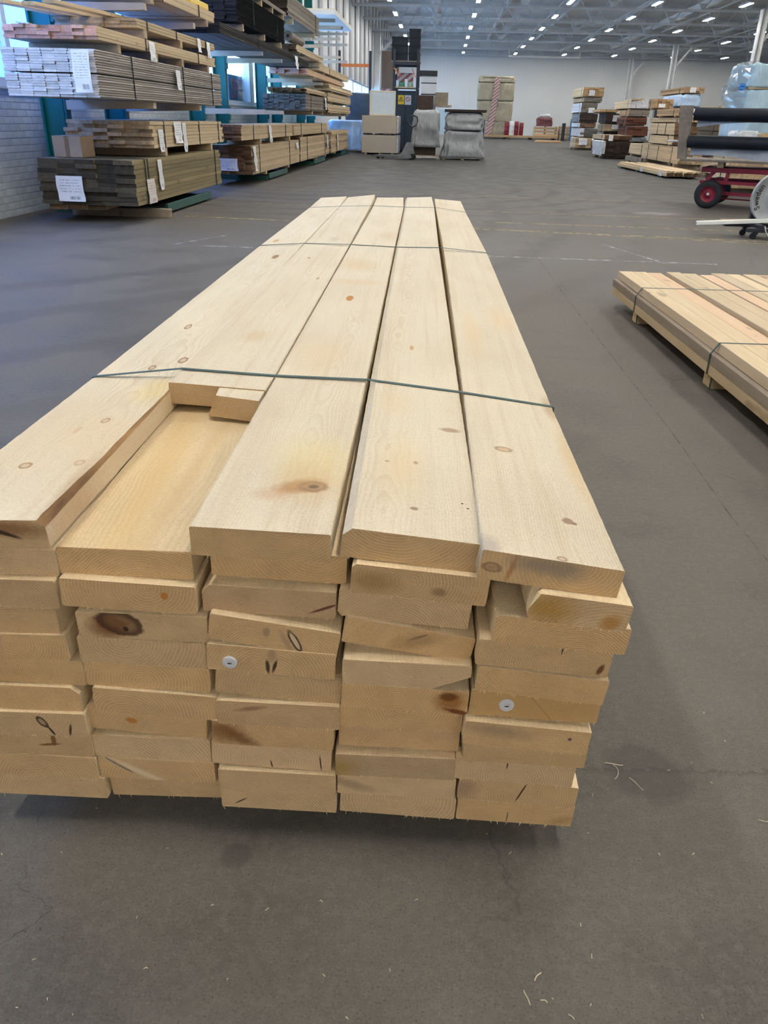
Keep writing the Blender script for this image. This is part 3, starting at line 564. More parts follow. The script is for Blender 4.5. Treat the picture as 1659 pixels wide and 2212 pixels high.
# marks on the sawn ends: (share across, share up, half-width, half-height in m, turn, colour, softness, ring)
MARK = {(2,3): [(.77,.62,.005,.006,0,ORG,.3,0)], (2,4): [(.26,.52,.030,.019,.15,BRN,.5,0), (.33,.62,.034,.020,-.3,DKR,.18,1), (.37,.40,.004,.004,0,BLK,.3,0)], (2,8): [(.37,.5,.009,.005,-.2,ORG,.4,0)],
 (2,10): [(.16,.72,.026,.0026,-.62,BLK,.3,0), (.19,.62,.022,.002,-.6,BLK,.3,0), (.36,.35,.05,.005,-.5,CRE,.8,0)], (1,8): [(.64,.60,.012,.006,-1.0,BLK,.25,1), (.70,.22,.010,.002,-1.1,BLK,.3,0), (.86,.3,.002,.012,-.2,DKR,.3,0)], (1,9): [(.68,.72,.004,.012,0,BRN,.4,0), (.64,.50,.018,.0025,.15,BRN,.3,0)],
 (1,1): [(.70,.72,.050,.010,-.1,BRN,.8,0), (.68,.55,.022,.003,-.35,BLK,.4,0), (.22,.10,.03,.006,-.3,DKR,.5,0)], (3,3): [(.91,.36,.022,.0022,.42,(.12,.03,.02),.3,0)], (3,4): [(.44,.62,.005,.008,0,(.40,.26,.15),.4,0), (.665,.42,.021,.0062,-1.0,BLK,.2,0), (.663,.44,.016,.0034,-1.0,(.72,.55,.36),.2,0), (.60,.36,.02,.004,-1.0,(.45,.30,.18),.6,0)],
 (3,5): [(.475,.30,.003,.013,.1,BLK,.4,0), (.53,.33,.0025,.012,-.25,BLK,.4,0), (.505,.75,.006,.012,0,(.45,.30,.17),.5,0)], (3,7): [(.28,.72,.020,.0035,.2,(.28,.15,.08),.7,0)], (3,8): [(.10,.55,.030,.020,-.4,(.24,.11,.035),.8,0), (.22,.35,.03,.008,-.5,(.20,.09,.03),.8,0)], (3,9): [(.50,.14,.0012,.008,.2,BLK,.3,0), (.91,.35,.0012,.016,.1,BLK,.3,0)],
 (3,11): [(.17,.35,.012,.0012,.6,BLK,.3,0)], (4,2): [(.65,.33,.010,.006,0,(.30,.19,.10),.6,0), (.15,.45,.03,.014,0,(.36,.22,.09),.9,0)], (4,4): [(.57,.66,.015,.0022,.55,(.12,.04,.025),.3,0), (.55,.45,.03,.010,.4,(.40,.26,.12),.9,0)],
 (4,6): [(.86,.50,.020,.016,.1,(.30,.11,.015),.7,0), (.84,.72,.013,.007,0,(.17,.06,.015),.4,0), (.93,.12,.02,.004,-.2,(.16,.04,.012),.4,0)], (4,9): [(.04,.35,.02,.016,0,(.40,.25,.08),.9,0)], (4,10): [(.12,.45,.03,.008,-.3,(.40,.28,.17),.7,0)],
 (5,1): [(.09,.45,.013,.007,-.1,(.33,.20,.11),.25,1), (.09,.45,.006,.003,0,(.40,.25,.14),.6,0), (.225,.5,.003,.020,-.2,(.42,.20,.08),.8,0), (.42,.75,.03,.010,0,(.30,.24,.18),.9,0), (.60,.70,.02,.012,0,(.32,.25,.18),.9,0)], (5,2): [(.18,.5,.030,.020,0,(.42,.23,.04),.9,0), (.83,.28,.013,.010,.5,(.46,.22,.04),.6,0)],
 (5,4): [(.935,.3,.004,.009,-.3,(.14,.05,.015),.4,0), (.62,.9,.001,.008,0,BLK,.3,0)], (5,6): [(.55,.45,.04,.0012,-.85,BLK,.3,0), (.5,.5,.12,.05,0,(.56,.34,.13),1.5,0)], (5,7): [(.84,.62,.003,.003,0,(.06,.03,.06),.3,0), (.25,.7,.04,.010,-.1,(.36,.25,.15),.9,0)], (5,9): [(.43,.82,.0011,.009,0,BLK,.3,0)], (5,10): [(.53,.55,.0014,.022,-.3,BLK,.3,0), (.03,.5,.02,.02,0,(.36,.24,.15),.9,0)], (5,11): [(.44,.25,.001,.012,0,(.15,.08,.04),.3,0), (.9,.25,.018,.008,.4,(.45,.28,.13),.9,0)]}
# knots on the top layer: local x (m), distance from the front (m)
TKNOT = {1: [(.033,.411,.0075,.013,0,KN,.2,1), (-.02,.194,.010,.012,0,KN,.2,1), (.066,.208,.008,.011,0,(.50,.33,.2),.3,1), (-.012,1.16,.008,.026,0,KN,.2,1), (.01,.763,.0075,.017,0,KN,.2,1), (.065,.827,.010,.023,0,KN,.2,1), (.0,.36,.005,.016,0,(.60,.44,.28),.5,0), (.07,.60,.03,.06,0,(.74,.52,.14),.9,0), (.05,.30,.10,.16,.5,(.74,.54,.31),1.2,0), (.03,2.4,.012,.05,0,KN,.3,0), (-.05,2.9,.012,.05,0,HALO,.3,0), (.094,.10,.012,.11,.06,(.40,.20,.075),.8,0)],
 2: [(-.002,1.03-.55,.025,.05,0,(.62,.42,.20),.7,0), (.02,2.95-.55,.02,.06,0,(.5,.42,.30),.8,0), (-.03,2.35-.55,.006,.02,0,(.5,.3,.16),.3,0), (.06,1.9-.55,.005,.02,0,(.5,.3,.16),.3,0)],
 3: [(.045,.165,.045,.055,.4,(.60,.38,.16),.9,0), (.035,.150,.035,.020,.5,(.46,.26,.12),.5,0), (.056,.150,.020,.017,0,(.34,.19,.10),.4,1), (.057,.150,.008,.007,0,(.13,.07,.045),.4,0), (-.005,.119,.024,.018,.2,(.56,.32,.17),.7,0), (.04,.26,.05,.07,.3,(.76,.58,.24),1.0,0), (-.008,1.565,.011,.040,0,(.52,.20,.03),.2,0), (-.03,2.2,.05,.10,0,(.66,.44,.20),.9,0), (.0,1.85,.09,.04,.0,(.72,.50,.27),.9,0), (.06,3.1,.03,.12,0,(.62,.44,.25),.9,0), (-.02,.9,.06,.12,0,(.76,.56,.33),1.0,0)],
 4: [(.003,.262,.004,.006,0,(.30,.2,.12),.3,0), (.001,.087,.006,.005,0,(.34,.2,.11),.3,0), (-.046,.254,.004,.004,0,(.40,.26,.15),.3,0), (-.02,.24,.032,.10,.0,(.76,.55,.30),.9,0), (.07,.44,.018,.010,0,(.44,.29,.17),.4,0), (-.01,1.0,.005,.02,0,(.6,.34,.14),.4,0), (-.04,.56,.03,.06,0,(.76,.57,.34),.9,0), (.085,.11,.002,.002,0,BLK,.3,0), (.077,.125,.002,.002,0,BLK,.3,0)],
 5: [(-.037,.405,.015,.012,0,(.42,.27,.16),.25,1), (-.037,.405,.008,.006,0,(.62,.42,.24),.5,0), (.041,.134,.009,.010,0,(.34,.21,.13),.3,0), (.05,.128,.004,.004,0,(.25,.15,.1),.3,0), (.012,.008,.007,.006,0,(.38,.24,.15),.3,1), (.092,.70,.012,.06,0,(.36,.17,.05),.6,0), (.09,.4,.012,.14,0,(.66,.42,.18),.9,0), (-.05,1.3,.02,.2,0,(.74,.52,.28),.9,0), (.05,1.5,.03,.12,0,(.72,.50,.27),.9,0), (-.09,.01,.012,.03,0,(.25,.22,.22),.7,0)]}
M_top = {c: timber_face('sawn_timber_top', EARLY, LATE, [(u, v, ru, rv, a, co, so, ri) for (u, v, ru, rv, a, co, so, ri) in TKNOT[c]], grain=0.62 if c in (4, 5) else 0.55, knotty=False) for c in TKNOT}
M_low2 = timber_face('honey_timber', (0.76, 0.60, 0.38), LATE, [(-.03, .3, .02, .35, .06, (.66,.43,.18), 1.0, 0), (.03, .25, .012, .35, -.03, (.64,.42,.20), 1.0, 0)], grain=0.8)

def profile(w, t, wane, jit=0.0):
    """ring of eight points round the plank, walking TL -> TR -> BR -> BL; a chamfer or wane on each corner"""
    d = (0.0021, 0.0021); g = lambda k: (wane or {}).get(k, d)
    tl, tr, br, bl = g('TL'), g('TR'), g('BR'), g('BL'); a, b = w/2, t/2
    return [(-a, b - tl[1]), (-a + tl[0], b), (a - tr[0], b), (a, b - tr[1]), (a, -b + br[1]), (a - br[0], -b), (-a + bl[0], -b), (-a, -b + bl[1])]
RP = random.Random(11)
def plank(c, r, L=5.25):
    key = (c, r)
    if key == (2, 1): x, z, ro, d0, wd, t = -.157, .584, -.05, .612, .207, .047
    else: x, z, ro, d0, wd, t = PL[key]
    if r == 1:
        poses = [] if c == 2 else [(d0, x, z, ro)]
        for (d, xl, zl, xr, zr) in TOPST[c]:
            ang = math.atan2(zr - zl, xr - xl); poses.append((d, (xl + xr)/2 + t/2*math.sin(ang), (zl + zr)/2 - t/2*math.cos(ang), ang))
        dend = TOPST[c][-1][0]
        ds = []; d = d0
        while d < dend - .02:
            ds.append(d); d += 0.02 if d < 0.9 else (0.05 if d < 2 else 0.15)
        ds.append(dend)
    else:
        xf = (-.375, -.165, .050, .262, .480)[c - 1]; zf = 0.06 + (11 - r)*0.0488 + 0.0244
        dend = L + RP.uniform(-.03, .05); poses = [(d0, x, z, ro), (0.9, xf, zf, ro*0.35), (2.2, xf, zf, 0), (dend, xf, zf, 0)]
        ds = [d0 + k for k in (0, .006, .013, .02, .03, .045, .06, .08, .11, .15, .22, .3, .45, .62, .8)] + [1.2, 2.2, dend]
        if r == 2: ds = sorted(ds + [d0 + .03*k + .015 for k in range(24)])
    def pose(d):
        for (a, b) in zip(poses[:-1], poses[1:]):
            if d <= b[0]:
                f = max(0.0, (d - a[0]) / (b[0] - a[0])); f = f*f*(3 - 2*f) if r > 1 else f
                return [a[k] + (b[k] - a[k])*f for k in (1, 2, 3)]
        return poses[-1][1:]
    wn_ = WANE.get(key)
    vs, pcs, fs, mi = [], [], [], []
    n = 8
    for i, d in enumerate(ds):
        px_, pz_, pr = pose(d); wv = dict(wn_) if wn_ else {}
        if key == (1, 1):
            f = max(0.0, 1 - d/0.78); k = 0.55 + 0.45*math.sin(d*23) * 0.5 + 0.3*math.sin(d*61); k = 0.6 + 0.25*math.sin(d*19) + 0.12*math.sin(d*47); wv['TR'] = (.002 + .010*f*f*k + .002*f, .002 + .009*f)
        if key == (5, 2): wv['TL'] = (.014 + .006*math.sin(d*240) + .004*math.sin(d*97), .026 + .008*math.sin(d*170))
        if key == (4, 5): f = max(0.0, 1 - (d - d0)/0.5); wv['BR'] = (.002 + .056*f, .002 + .024*f)
        pr_ = profile(wd, t, wv)
        for k, (lx, lz) in enumerate(pr_):
            q = 0.0004 if r <= 2 else 0.0004
            lx2 = lx + RP.uniform(-q, q) + (RP.uniform(-q, q)*0.8 if k in (0, 1, 2, 3) else 0); lz2 = lz + RP.uniform(-q, q)*0.6
            y = d + (RP.uniform(-.0006, .0006) if i == 0 else 0)
            ca, sa = math.cos(pr), math.sin(pr)
            vs.append((px_ + lx2*ca - lz2*sa, y, pz_ + lx2*sa + lz2*ca)); pcs.append((lx2, d - d0 if key != (2, 1) else d - .55, lz2))
    for i in range(len(ds) - 1):
        for k in range(n):
            k2 = (k + 1) % n; fs.append((i*n + k, (i+1)*n + k, (i+1)*n + k2, i*n + k2))
            mi.append(2 if (key == (1, 1) and k == 2 and ds[i] < .74) or (key == (4, 5) and k == 4 and ds[i] < .4) else 0)
    fs.append(tuple(range(n))); mi.append(1); m = (len(ds) - 1)*n; fs.append(tuple(reversed(range(m, m + n)))); mi.append(1)
    if key == (2, 1):       # the cut end has broken away in two steps: the inner half reaches further forward
        b0 = len(vs); ca, sa = math.cos(-.05), math.sin(-.05); px_, pz_ = -.1575, .5835
        for (lx, ly, lz) in ((.012, .560, .0235), (.1035, .548, .0235), (.1035, .548, -.0235), (-.006, .563, -.0235), (.006, .625, .0235), (.1035, .625, .0235), (.1035, .625, -.0235), (-.012, .625, -.0235)):
            vs.append((px_ + lx*ca - lz*sa, ly, pz_ + lx*sa + lz*ca)); pcs.append((lx, ly - .55, lz))
        for f, q in (((0, 1, 2, 3), 1), ((0, 4, 5, 1), 0), ((1, 5, 6, 2), 0), ((2, 6, 7, 3), 0), ((3, 7, 4, 0), 1)): fs.append(tuple(b0 + k for k in f)); mi.append(q)
    me = bpy.data.meshes.new('plank'); me.from_pydata(vs, [], fs); me.polygons.foreach_set('material_index', mi)
    bm = bmesh.new(); bm.from_mesh(me); bmesh.ops.recalc_face_normals(bm, faces=bm.faces); bm.to_mesh(me); bm.free()
    at = me.attributes.new('pc', 'FLOAT_VECTOR', 'POINT'); at.data.foreach_set('vector', [q for p in pcs for q in p])
    mk = MARK.get(key); fm = M_top[c] if r == 1 else (M_low2 if key == (2, 2) else M_face)
    em = M_end
    if mk: em = timber_end('end_grain_marked', EEND, LEND, [((u - .5)*wd, (v - .5)*t, ru, rv, a, co, so, ri) for (u, v, ru, rv, a, co, so, ri) in mk])
    o = put('plank', me, [fm, em, M_bark], PACK)
    o['seed'] = RP.uniform(0, 10); p = PITH.get(key, (RP.uniform(-.07, .07), RP.choice([-1, 1])*RP.uniform(.02, .08))); o['px'], o['pz'] = float(p[0]), float(p[1])
    if r == 1 and c != 2: o['pz'] = float({1: -.10, 3: .06, 4: .07, 5: .02}[c])
    return o, (x, z, ro, d0, wd, t)
PLANKS = {}
for c in range(1, 6):
    for r in range(1, 12): PLANKS[(c, r)] = plank(c, r)
PLANKS[(2, 1)][0]['label'] = 'shorter top plank cut back, its broken end leaving a gap'
PLANKS[(5, 2)][0]['label'] = 'narrow plank with a ragged sawn edge and honey-coloured stain'
# white plastic discs pinned to two plank ends
def disc(key, fx, fz, r=0.0118):
    o, (x, z, ro, d0, wd, t) = PLANKS[key]; lx, lz = (fx - .5)*wd, (fz - .5)*t
    p = Vector((x + lx*math.cos(ro) - lz*math.sin(ro), d0 - 0.0002, z + lx*math.sin(ro) + lz*math.cos(ro)))
    b = MB(); Mx = Matrix.Translation(p) @ Matrix.Rotation(PI/2, 4, 'X')
    b.lathe([(0.0, .0022), (r*.25, .0020), (r*.55, .0032), (r*.85, .0026), (r, .0008), (r, -.0004), (0, -.0004)], 28, 0, Mx)
    d = put('marker_disc', b, M_disc, o, label='round white plastic marker disc'); b = MB(); b.box((p.x - .0028, p.y - .0042, p.z - .0006), (p.x + .0028, p.y - .0020, p.z + .0016), 0); b.cyl((p.x - .003, p.y - .004, p.z - .001), (p.x + .003, p.y - .0032, p.z + .002), .0007, n=6)
    d2 = boxmesh('staple', (p.x - .0030, p.y - .0040, p.z - .0006), (p.x + .0030, p.y - .0028, p.z + .0006)); s = put('staple', d2, M_dark, o)
disc((3, 5), .18, .34); disc((5, 6), .28, .48)
# green straps
def strap_loop(name, pts, wd, th, m, parent, axis=1):
    """band along a closed polyline in the x-z plane, laid at distance y"""
    b = MB(); P = [Vector(p) for p in pts]; n = len(P)
    for i in range(n):
        a, c = P[i], P[(i+1) % n]; b.bar(a - (c-a).normalized()*th*0.3, c + (c-a).normalized()*th*0.3, wd, th, up=(0, 0, 1)) if abs((c-a).normalized().z) < .7 else b.bar(a, c, th, wd, up=(0, 1, 0))
    return put(name, b, m, parent)
def pk_strap(d, top, skew=0.0):
    xs = [p[0] for p in top]
    pts = [(x, d + skew*x, z + .0009) for x, z in top] + [(top[-1][0] + .004, d + skew*top[-1][0], top[-1][1] - .05), (.585, d, .25), (.560, d, .055), (-.470, d, .055), (-.480, d, .25), (top[0][0] - .004, d + skew*top[0][0], top[0][1] - .05)]
    return strap_loop('strap', pts, 0.0115, 0.0009, M_strap, PACK)
pk_strap(.699, [(-.456, .592), (-.2535, .6175), (-.046, .609), (.164, .607), (.371, .586), (.5765, .560)])
pk_strap(2.755, [(-.472, .587), (-.267, .602), (-.046, .603), (.158, .598), (.370, .601), (.585, .585)])
pk_strap(4.535, [(-.471, .583), (-.276, .595), (-.048, .606), (.167, .603), (.369, .606), (.580, .582)])
for d in (.70, 2.755, 4.535):
    put('bearer', boxmesh('bearer', (-.46, d - .05, 0.0), (.55, d + .05, .054), .002), M_greyside, PACK)
# torn fibres along the sawn ends
b = MB()
for (c, r), (o, (x, z, ro, d0, wd, t)) in PLANKS.items():
    if r == 1 and c == 2: continue
    for k in range(RP.choice([3, 8, 14, 26]) if r > 1 else 4):
        lx = RP.uniform(-wd/2, wd/2)*0.97; lz = -t/2 + .0006
        p = Vector((x + lx*math.cos(ro) - lz*math.sin(ro), d0 - .0004, z + lx*math.sin(ro) + lz*math.cos(ro))); L = RP.uniform(.002, .006) * (1.25 if r == 11 else 1)
        q = p + Vector((RP.uniform(-.6, .6)*L, -RP.uniform(.05, .5)*L, -L)); s = RP.uniform(.0003, .0007)
        b.add([p + Vector((-s, 0, 0)), p + Vector((s, 0, 0)), p + Vector((0, .0008, .0006)), q], [(0, 1, 3), (1, 2, 3), (2, 0, 3), (0, 2, 1)])
put('torn_fibre', b, plain('wood_fibre', (.78, .62, .38), .8, vary=.2), PACK, kind='stuff')
# slivers of wood on the floor round the pack
b = MB()
def sliver(x, y, L, ang, wdt=.0018):
    P = []
    cv = RP.uniform(-1.2, 1.2)
    for k in range(6): P.append(Vector((x + math.cos(ang + cv*k/6)*L*k/5, y + math.sin(ang + cv*k/6)*L*k/5, .0016 + .0015*math.sin(k))))
    b.tube(P, wdt/2, 4)
for (x, y, L, a) in ((.40, 1.13, .035, -.7), (.425, 1.10, .035, -1.0), (.385, 1.135, .035, -.3), (.20, .69, .018, 1.2), (.19, .655, .022, 1.9), (.215, .66, .01, 2.2), (.25, .61, .012, 2.0), (.32, .60, .01, 1.8), (.35, .595, .012, 1.5), (.22, .57, .012, 2.6), (.30, .575, .012, 2.2), (.365, .55, .014, 2.3), (.64, 1.02, .02, -.8), (.25, .64, .01, 2.2)): sliver(x, y, L, a)
for k in range(120): sliver(RP.uniform(-.7, 1.0), RP.uniform(.45, 1.4), RP.uniform(.0015, .006), RP.uniform(0, 6.3), RP.uniform(.0008, .0016))
tag(put('wood_chips', b, plain('wood_chip', (.62, .54, .42), .8, vary=.3), kind='stuff'), 'pale wood slivers and crumbs strewn on the concrete round the plank pack', 'wood chips')

# ------------------------------------------------------------------ strapped packs of boards
def tongue(bw, bt):      # weatherboard section: a pointed tongue on one edge, a groove on the other
    a, b = bw/2, bt/2
    return [(-a, -b), (-a, b), (a*0.86, b), (a*1.06, b*0.1), (a*0.86, -b)]
def board_mesh(bw, bt, L, section=None):
    a, b, c = bw/2, bt/2, min(bw, bt)*0.07
    sec = section(bw, bt) if section else [(-a, -b + c), (-a, b - c), (-a + c, b), (a - c, b), (a, b - c), (a, -b + c), (a - c, -b), (-a + c, -b)]
    q = MB(); q.loft([[(x, 0, z) for x, z in sec], [(x, L, z) for x, z in sec]], 0, True, 1); return q.mesh('board')
def sheet_mesh(wd, ht, curl=0.02, seed=0):
    """paper label hung in the x-z plane, top edge at z=0; a UV layer carries the print"""
    rr = random.Random(seed); nx, nz = 4, 7; vs = []; uv = []
    ph = rr.uniform(0, 6)
    for j in range(nz + 1):
        for i in range(nx + 1):
            u, v = i/nx, j/nz; vs.append(((u - .5)*wd + 0.04*wd*math.sin(ph + v*5)*(1 - v), -abs(curl)*(0.4 + 0.6*math.sin(ph + v*6 + u*1.5)**2)*(1 - v*0.8), -(1 - v)*ht)); uv.append((u, v))
    fs = [(j*(nx+1)+i, j*(nx+1)+i+1, (j+1)*(nx+1)+i+1, (j+1)*(nx+1)+i) for j in range(nz) for i in range(nx)]
    me = bpy.data.meshes.new('delivery_label'); me.from_pydata(vs, [], fs); ul = me.uv_layers.new(name='UVMap')
    for lp in me.loops: ul.data[lp.index].uv = uv[lp.vertex_index]
    me.polygons.foreach_set('use_smooth', [True]*len(fs)); return me
SEED = [0]
def label_on(parent, p, face, wd, ht, m=None, curl=0.012):
    """label tacked on a pack: face 'end' looks down the hall, 'side' looks across it; p is the middle of the top edge"""
    SEED[0] += 1
    return put('delivery_label', sheet_mesh(wd, ht, curl, SEED[0]), m or M_paper, parent, p, (0, 0, 0 if face == 'end' else PI/2), label='white paper delivery label')
def pack(name, label, cat, org, cols, rows, bw, bt, L, m, me_, yaw=0.0, group=None, jy=0.03, jx=0.004, gapx=0.0015, straps=(), section=None, bearers=(), bz=0.07, skip=None, jrot=0.0, droop=0.0, seed=1, gaprow=None, sm=None):
    rr = random.Random(seed); t = thing(name, label, cat, org, yaw, group)
    bm_ = board_mesh(bw - gapx, bt - 0.0012, L, section); bm_.materials.append(m); bm_.materials.append(me_)
    z = 0.0; W = cols*bw
    for j in range(rows):
        if gaprow is not None and j == gaprow: z += 0.012
        for i in range(cols):
            if skip and skip(i, j): continue
            rj = rr.uniform(-jrot, jrot)
            put('board', bm_, None, t, ((i + .5)*bw + rr.uniform(-jx, jx), rr.uniform(-jy, jy), z + bt/2 + rr.uniform(0, 0.0008)), (0, rj, rr.uniform(-jrot, jrot)*0.1))
        z += bt
    H = z
    for d in straps:
        b = MB()
        for (a, c) in (((-.006, d, -.002), (W + .006, d, -.002)), ((W + .006, d, -.002), (W + .006, d, H + .004)), ((W + .006, d, H + .004), (-.006, d, H + .004)), ((-.006, d, H + .004), (-.006, d, -.002))):
            b.bar(a, c, 0.016, 0.003, up=(0, 1, 0)) if a[0] == c[0] else b.bar(a, c, 0.016, 0.003)
        put('strap', b, sm or M_strap2, t)
    for d in bearers:
        put('bearer', boxmesh('bearer', (-.01, d - .04, -bz), (W, d + .04, -.001), .003), M_tan, t)
    t['H'] = H; return t
RX = -3.355
# rack bay one
p = pack('timber_pack', 'dark olive pressure-treated board pack at the foot of the first rack', 'timber pack', (RX - 1.09, 8.92, 0.19), 5, 10, .218, .0468, 3.62, M_olive, M_olive_end, straps=(.33, .42, 3.3), seed=3, jy=.035)
label_on(p, (.36, -.045, .20 + .10), 'end', .30, .26, M_paper, .02); label_on(p, (1.105, .44, .26), 'side', .26, .26, M_paper_red, .02); label_on(p, (1.105, .80, .45), 'side', .14, .33, M_paper2, .02)
bm_ = board_mesh(.2, .055, 3.2); bm_.materials.append(M_tan); bm_.materials.append(M_brown_end)
for k in range(3): tag(put('loose_board', bm_, None, None, (-4.30 + k*.215, 8.97 + .02*k, .1605)), ['brown loose board under the olive pack, beside the brick wall', 'brown loose board under the middle of the olive pack', 'brown loose board under the olive pack, nearest the aisle'][k], 'board')
b = MB(); b.box((-4.45, 9.62, 0.0), (-3.24, 9.72, 0.098)); tag(put('timber_bearer', bevel(b.mesh('timber_bearer'), .004), M_greyside), 'grey squared timber bearer lying on the floor below the olive pack', 'bearer')
p = pack('timber_pack', 'tan board pack with uneven ends above the cardboard box', 'timber pack', (RX - 1.02, 9.62, 0.757), 6, 7, .17, .0405, 3.15, M_pale, M_tan_end, straps=(.42, 1.9, 2.9), seed=4, jy=.07, jx=.008, jrot=.012, bearers=(.45, 2.5), bz=.095)
label_on(p, (1.03, .26, .20), 'side', .17, .24, M_paper, .02); label_on(p, (1.03, .92, .28), 'side', .30, .24, M_paper, .03); label_on(p, (1.035, 1.18, .27), 'side', .15, .34, M_paper2, .02)
box = put('cardboard_box', boxmesh('cardboard_box', (0, 0, 0), (.33, .33, .215), .004), M_card, None, (-4.34, 9.15, .663), (0, 0, -.03)); tag(box, 'brown taped cardboard box standing on the olive board pack', 'box')
put('packing_tape', boxmesh('packing_tape', (.14, -.001, .0), (.19, .331, .2165)), M_tape, box)
for (a, b_) in (((0, .0, .2155), (.33, .163, .2175)), ((0, .167, .2155), (.33, .33, .2175))): put('flap', boxmesh('flap', a, b_), M_card, box)
p = pack('timber_pack', 'pale blue-lit weatherboard pack with stepped pointed ends', 'timber pack', (RX - .925, 8.25, 1.246), 7, 18, .132, .0222, 4.62, M_primed, M_white_end, straps=(.95, 2.75, 4.1), section=tongue, seed=5, jy=.010, jx=.005, jrot=.006, gaprow=9)
label_on(p, (.80, -.05, .40), 'end', .17, .36, M_paper2, .03); label_on(p, (.955, 2.45, .36), 'side', .17, .21, M_paper, .02)
p = pack('timber_pack', 'pink-ended slat pack on bearers above the weatherboards', 'timber pack', (RX - .93, 8.36, 1.742), 8, 4, .116, .0285, 4.25, M_pale, M_pink_end, straps=(1.35, 3.4), seed=6, jy=.04, jx=.003, bearers=(.55, 1.7, 2.7, 3.9), bz=.082)
label_on(p, (.94, 1.52, .10), 'side', .19, .19, M_paper, .02)
b = MB(); b.box((0, 0, 0), (.12, .6, .012)); tag(put('offcut', b, M_pvc, None, (-4.12, 8.32, 1.862), (0, .05, .1)), 'short white offcut lying on the pink-ended slats', 'offcut')
p = pack('timber_pack', 'pack of three pale plank layers, topmost but one in the first bay', 'timber pack', (RX - .9, 9.46, 1.945), 5, 3, .18, .0285, 3.15, M_pale, M_pale_end, straps=(.35, 1.4, 2.7), seed=7, jy=.05, bearers=(.3, 1.6, 2.9), bz=.085)
label_on(p, (.91, 2.35, .09), 'side', .15, .16, M_paper, .02); label_on(p, (.91, 2.80, .08), 'side', .15, .19, M_paper2, .02)
bm_ = board_mesh(.115, .032, 3.0); bm_.materials.append(M_pale); bm_.materials.append(M_tan_end)
for k, (x, y, z, rx, rz, lb) in enumerate(((-4.02, 7.85, 1.985, .042, .05, 'loose pale plank poking far out of the rack over the pink-ended slats'), (-4.19, 8.85, 2.034, .034, .05, 'lowest loose plank poking out between two packs near the teal post'), (-3.84, 8.05, 1.992, .042, .055, 'loose plank with a split end poking out beside the longest one'), (-3.60, 7.95, 2.0, .040, .06, 'loose plank nearest the aisle, lying skewed on the plank layers'))):
    tag(put('loose_plank', bm_, None, None, (x, y, z), (rx, 0, rz)), lb, 'plank')
p = pack('timber_pack', 'thick pale plank pack resting on the upper beige rack arms', 'timber pack', (RX - 1.05, 9.75, 2.295), 5, 2, .21, .064, 3.0, M_pale, M_pale_end, seed=8, jy=.04, bearers=(.35, 2.6), bz=.075, straps=(.7, 2.2))
label_on(p, (.35, -.05, .05), 'end', .2, .12, M_paper, .02)
b = MB(); b.box((0, 0, 0), (.16, .9, .09)); tag(put('yellow_bundle', bevel(b.mesh('yellow_bundle'), .02, 2), M_yellow, None, (-3.56, 11.75, 2.426)), 'yellow plastic bundle lying on the topmost pale planks of the first bay', 'bundle')
# rack bay two and on
p = pack('timber_pack', 'brown-ended timber pack with a large label, beside the olive pack', 'timber pack', (RX - .72, 14.7, .185), 5, 12, .144, .0392, 5.0, M_tan, M_brown_end, straps=(.6, 3.7), seed=9, jy=.03, bearers=(1.2, 3.6), bz=.055)
label_on(p, (.28, -.045, .26), 'end', .37, .20, M_paper, .02); label_on(p, (.735, .12, .46), 'side', .20, .40, M_paper2, .05); label_on(p, (.735, 4.6, .42), 'side', .3, .12, M_paper, .03)
p = pack('timber_pack', 'dark-ended tan pack lying on the brown-ended timber', 'timber pack', (RX - .62, 14.0, .752), 4, 7, .155, .034, 4.9, M_tan, M_brown_end, straps=(.9, 4.0), seed=10, jy=.04, jx=.008, jrot=.01, bearers=(1.5, 4.5), bz=.09)
label_on(p, (.63, 2.3, .22), 'side', .22, .30, M_paper2, .04)
p = pack('timber_pack', 'long tan pack on green feet behind the brown-ended timber', 'timber pack', (RX - .72, 19.85, .18), 4, 10, .18, .052, 5.1, M_tan, M_brown_end, straps=(1.0, 4.2), seed=12, bearers=(2.6, 4.4), bz=.05)
label_on(p, (.735, 4.6, .48), 'side', .3, .3, M_paper2, .03)
pack('timber_pack', 'tan pack of thin boards lying second in the line of low packs', 'timber pack', (RX - .72, 19.0, .752), 4, 8, .18, .030, 5.6, M_tan, M_tan_end, straps=(1.0, 4.4), seed=13, bearers=(1.2, 5.2), bz=.045)
p = pack('timber_pack', 'last low tan pack of the rack, in front of the pale blue wrap', 'timber pack', (RX - .62, 25.45, .18), 4, 11, .155, .055, 4.6, M_tan, M_tan_end, seed=14, jy=.16, jx=.02, bearers=(1.0, 4.4), bz=.05)
label_on(p, (.64, 1.4, .50), 'side', .2, .42, M_paper2, .04)
p = pack('timber_pack', 'slate grey board pack on the middle arms of the rack', 'timber pack', (RX - 1.06, 20.8, 1.275), 8, 10, .132, .035, 3.65, M_greyb, M_slate, straps=(.8, 3.1), seed=15, jy=.05, jx=.01)
label_on(p, (1.07, 3.4, .36), 'side', .3, .3, M_paper2, .04)
pack('timber_pack', 'broken-ended tan slats lying on the slate grey boards', 'timber pack', (RX - .92, 20.85, 1.665), 8, 3, .115, .034, 3.5, M_tan, M_brown_end, seed=16, jy=.14, jx=.01, jrot=.05, bearers=(.5, 3.2), bz=.03)
QL = ['pale pack lying directly on the middle arms past the slate boards', 'pale pack with a torn label, second up past the slate boards', 'pale pack topping the pile past the slate boards']
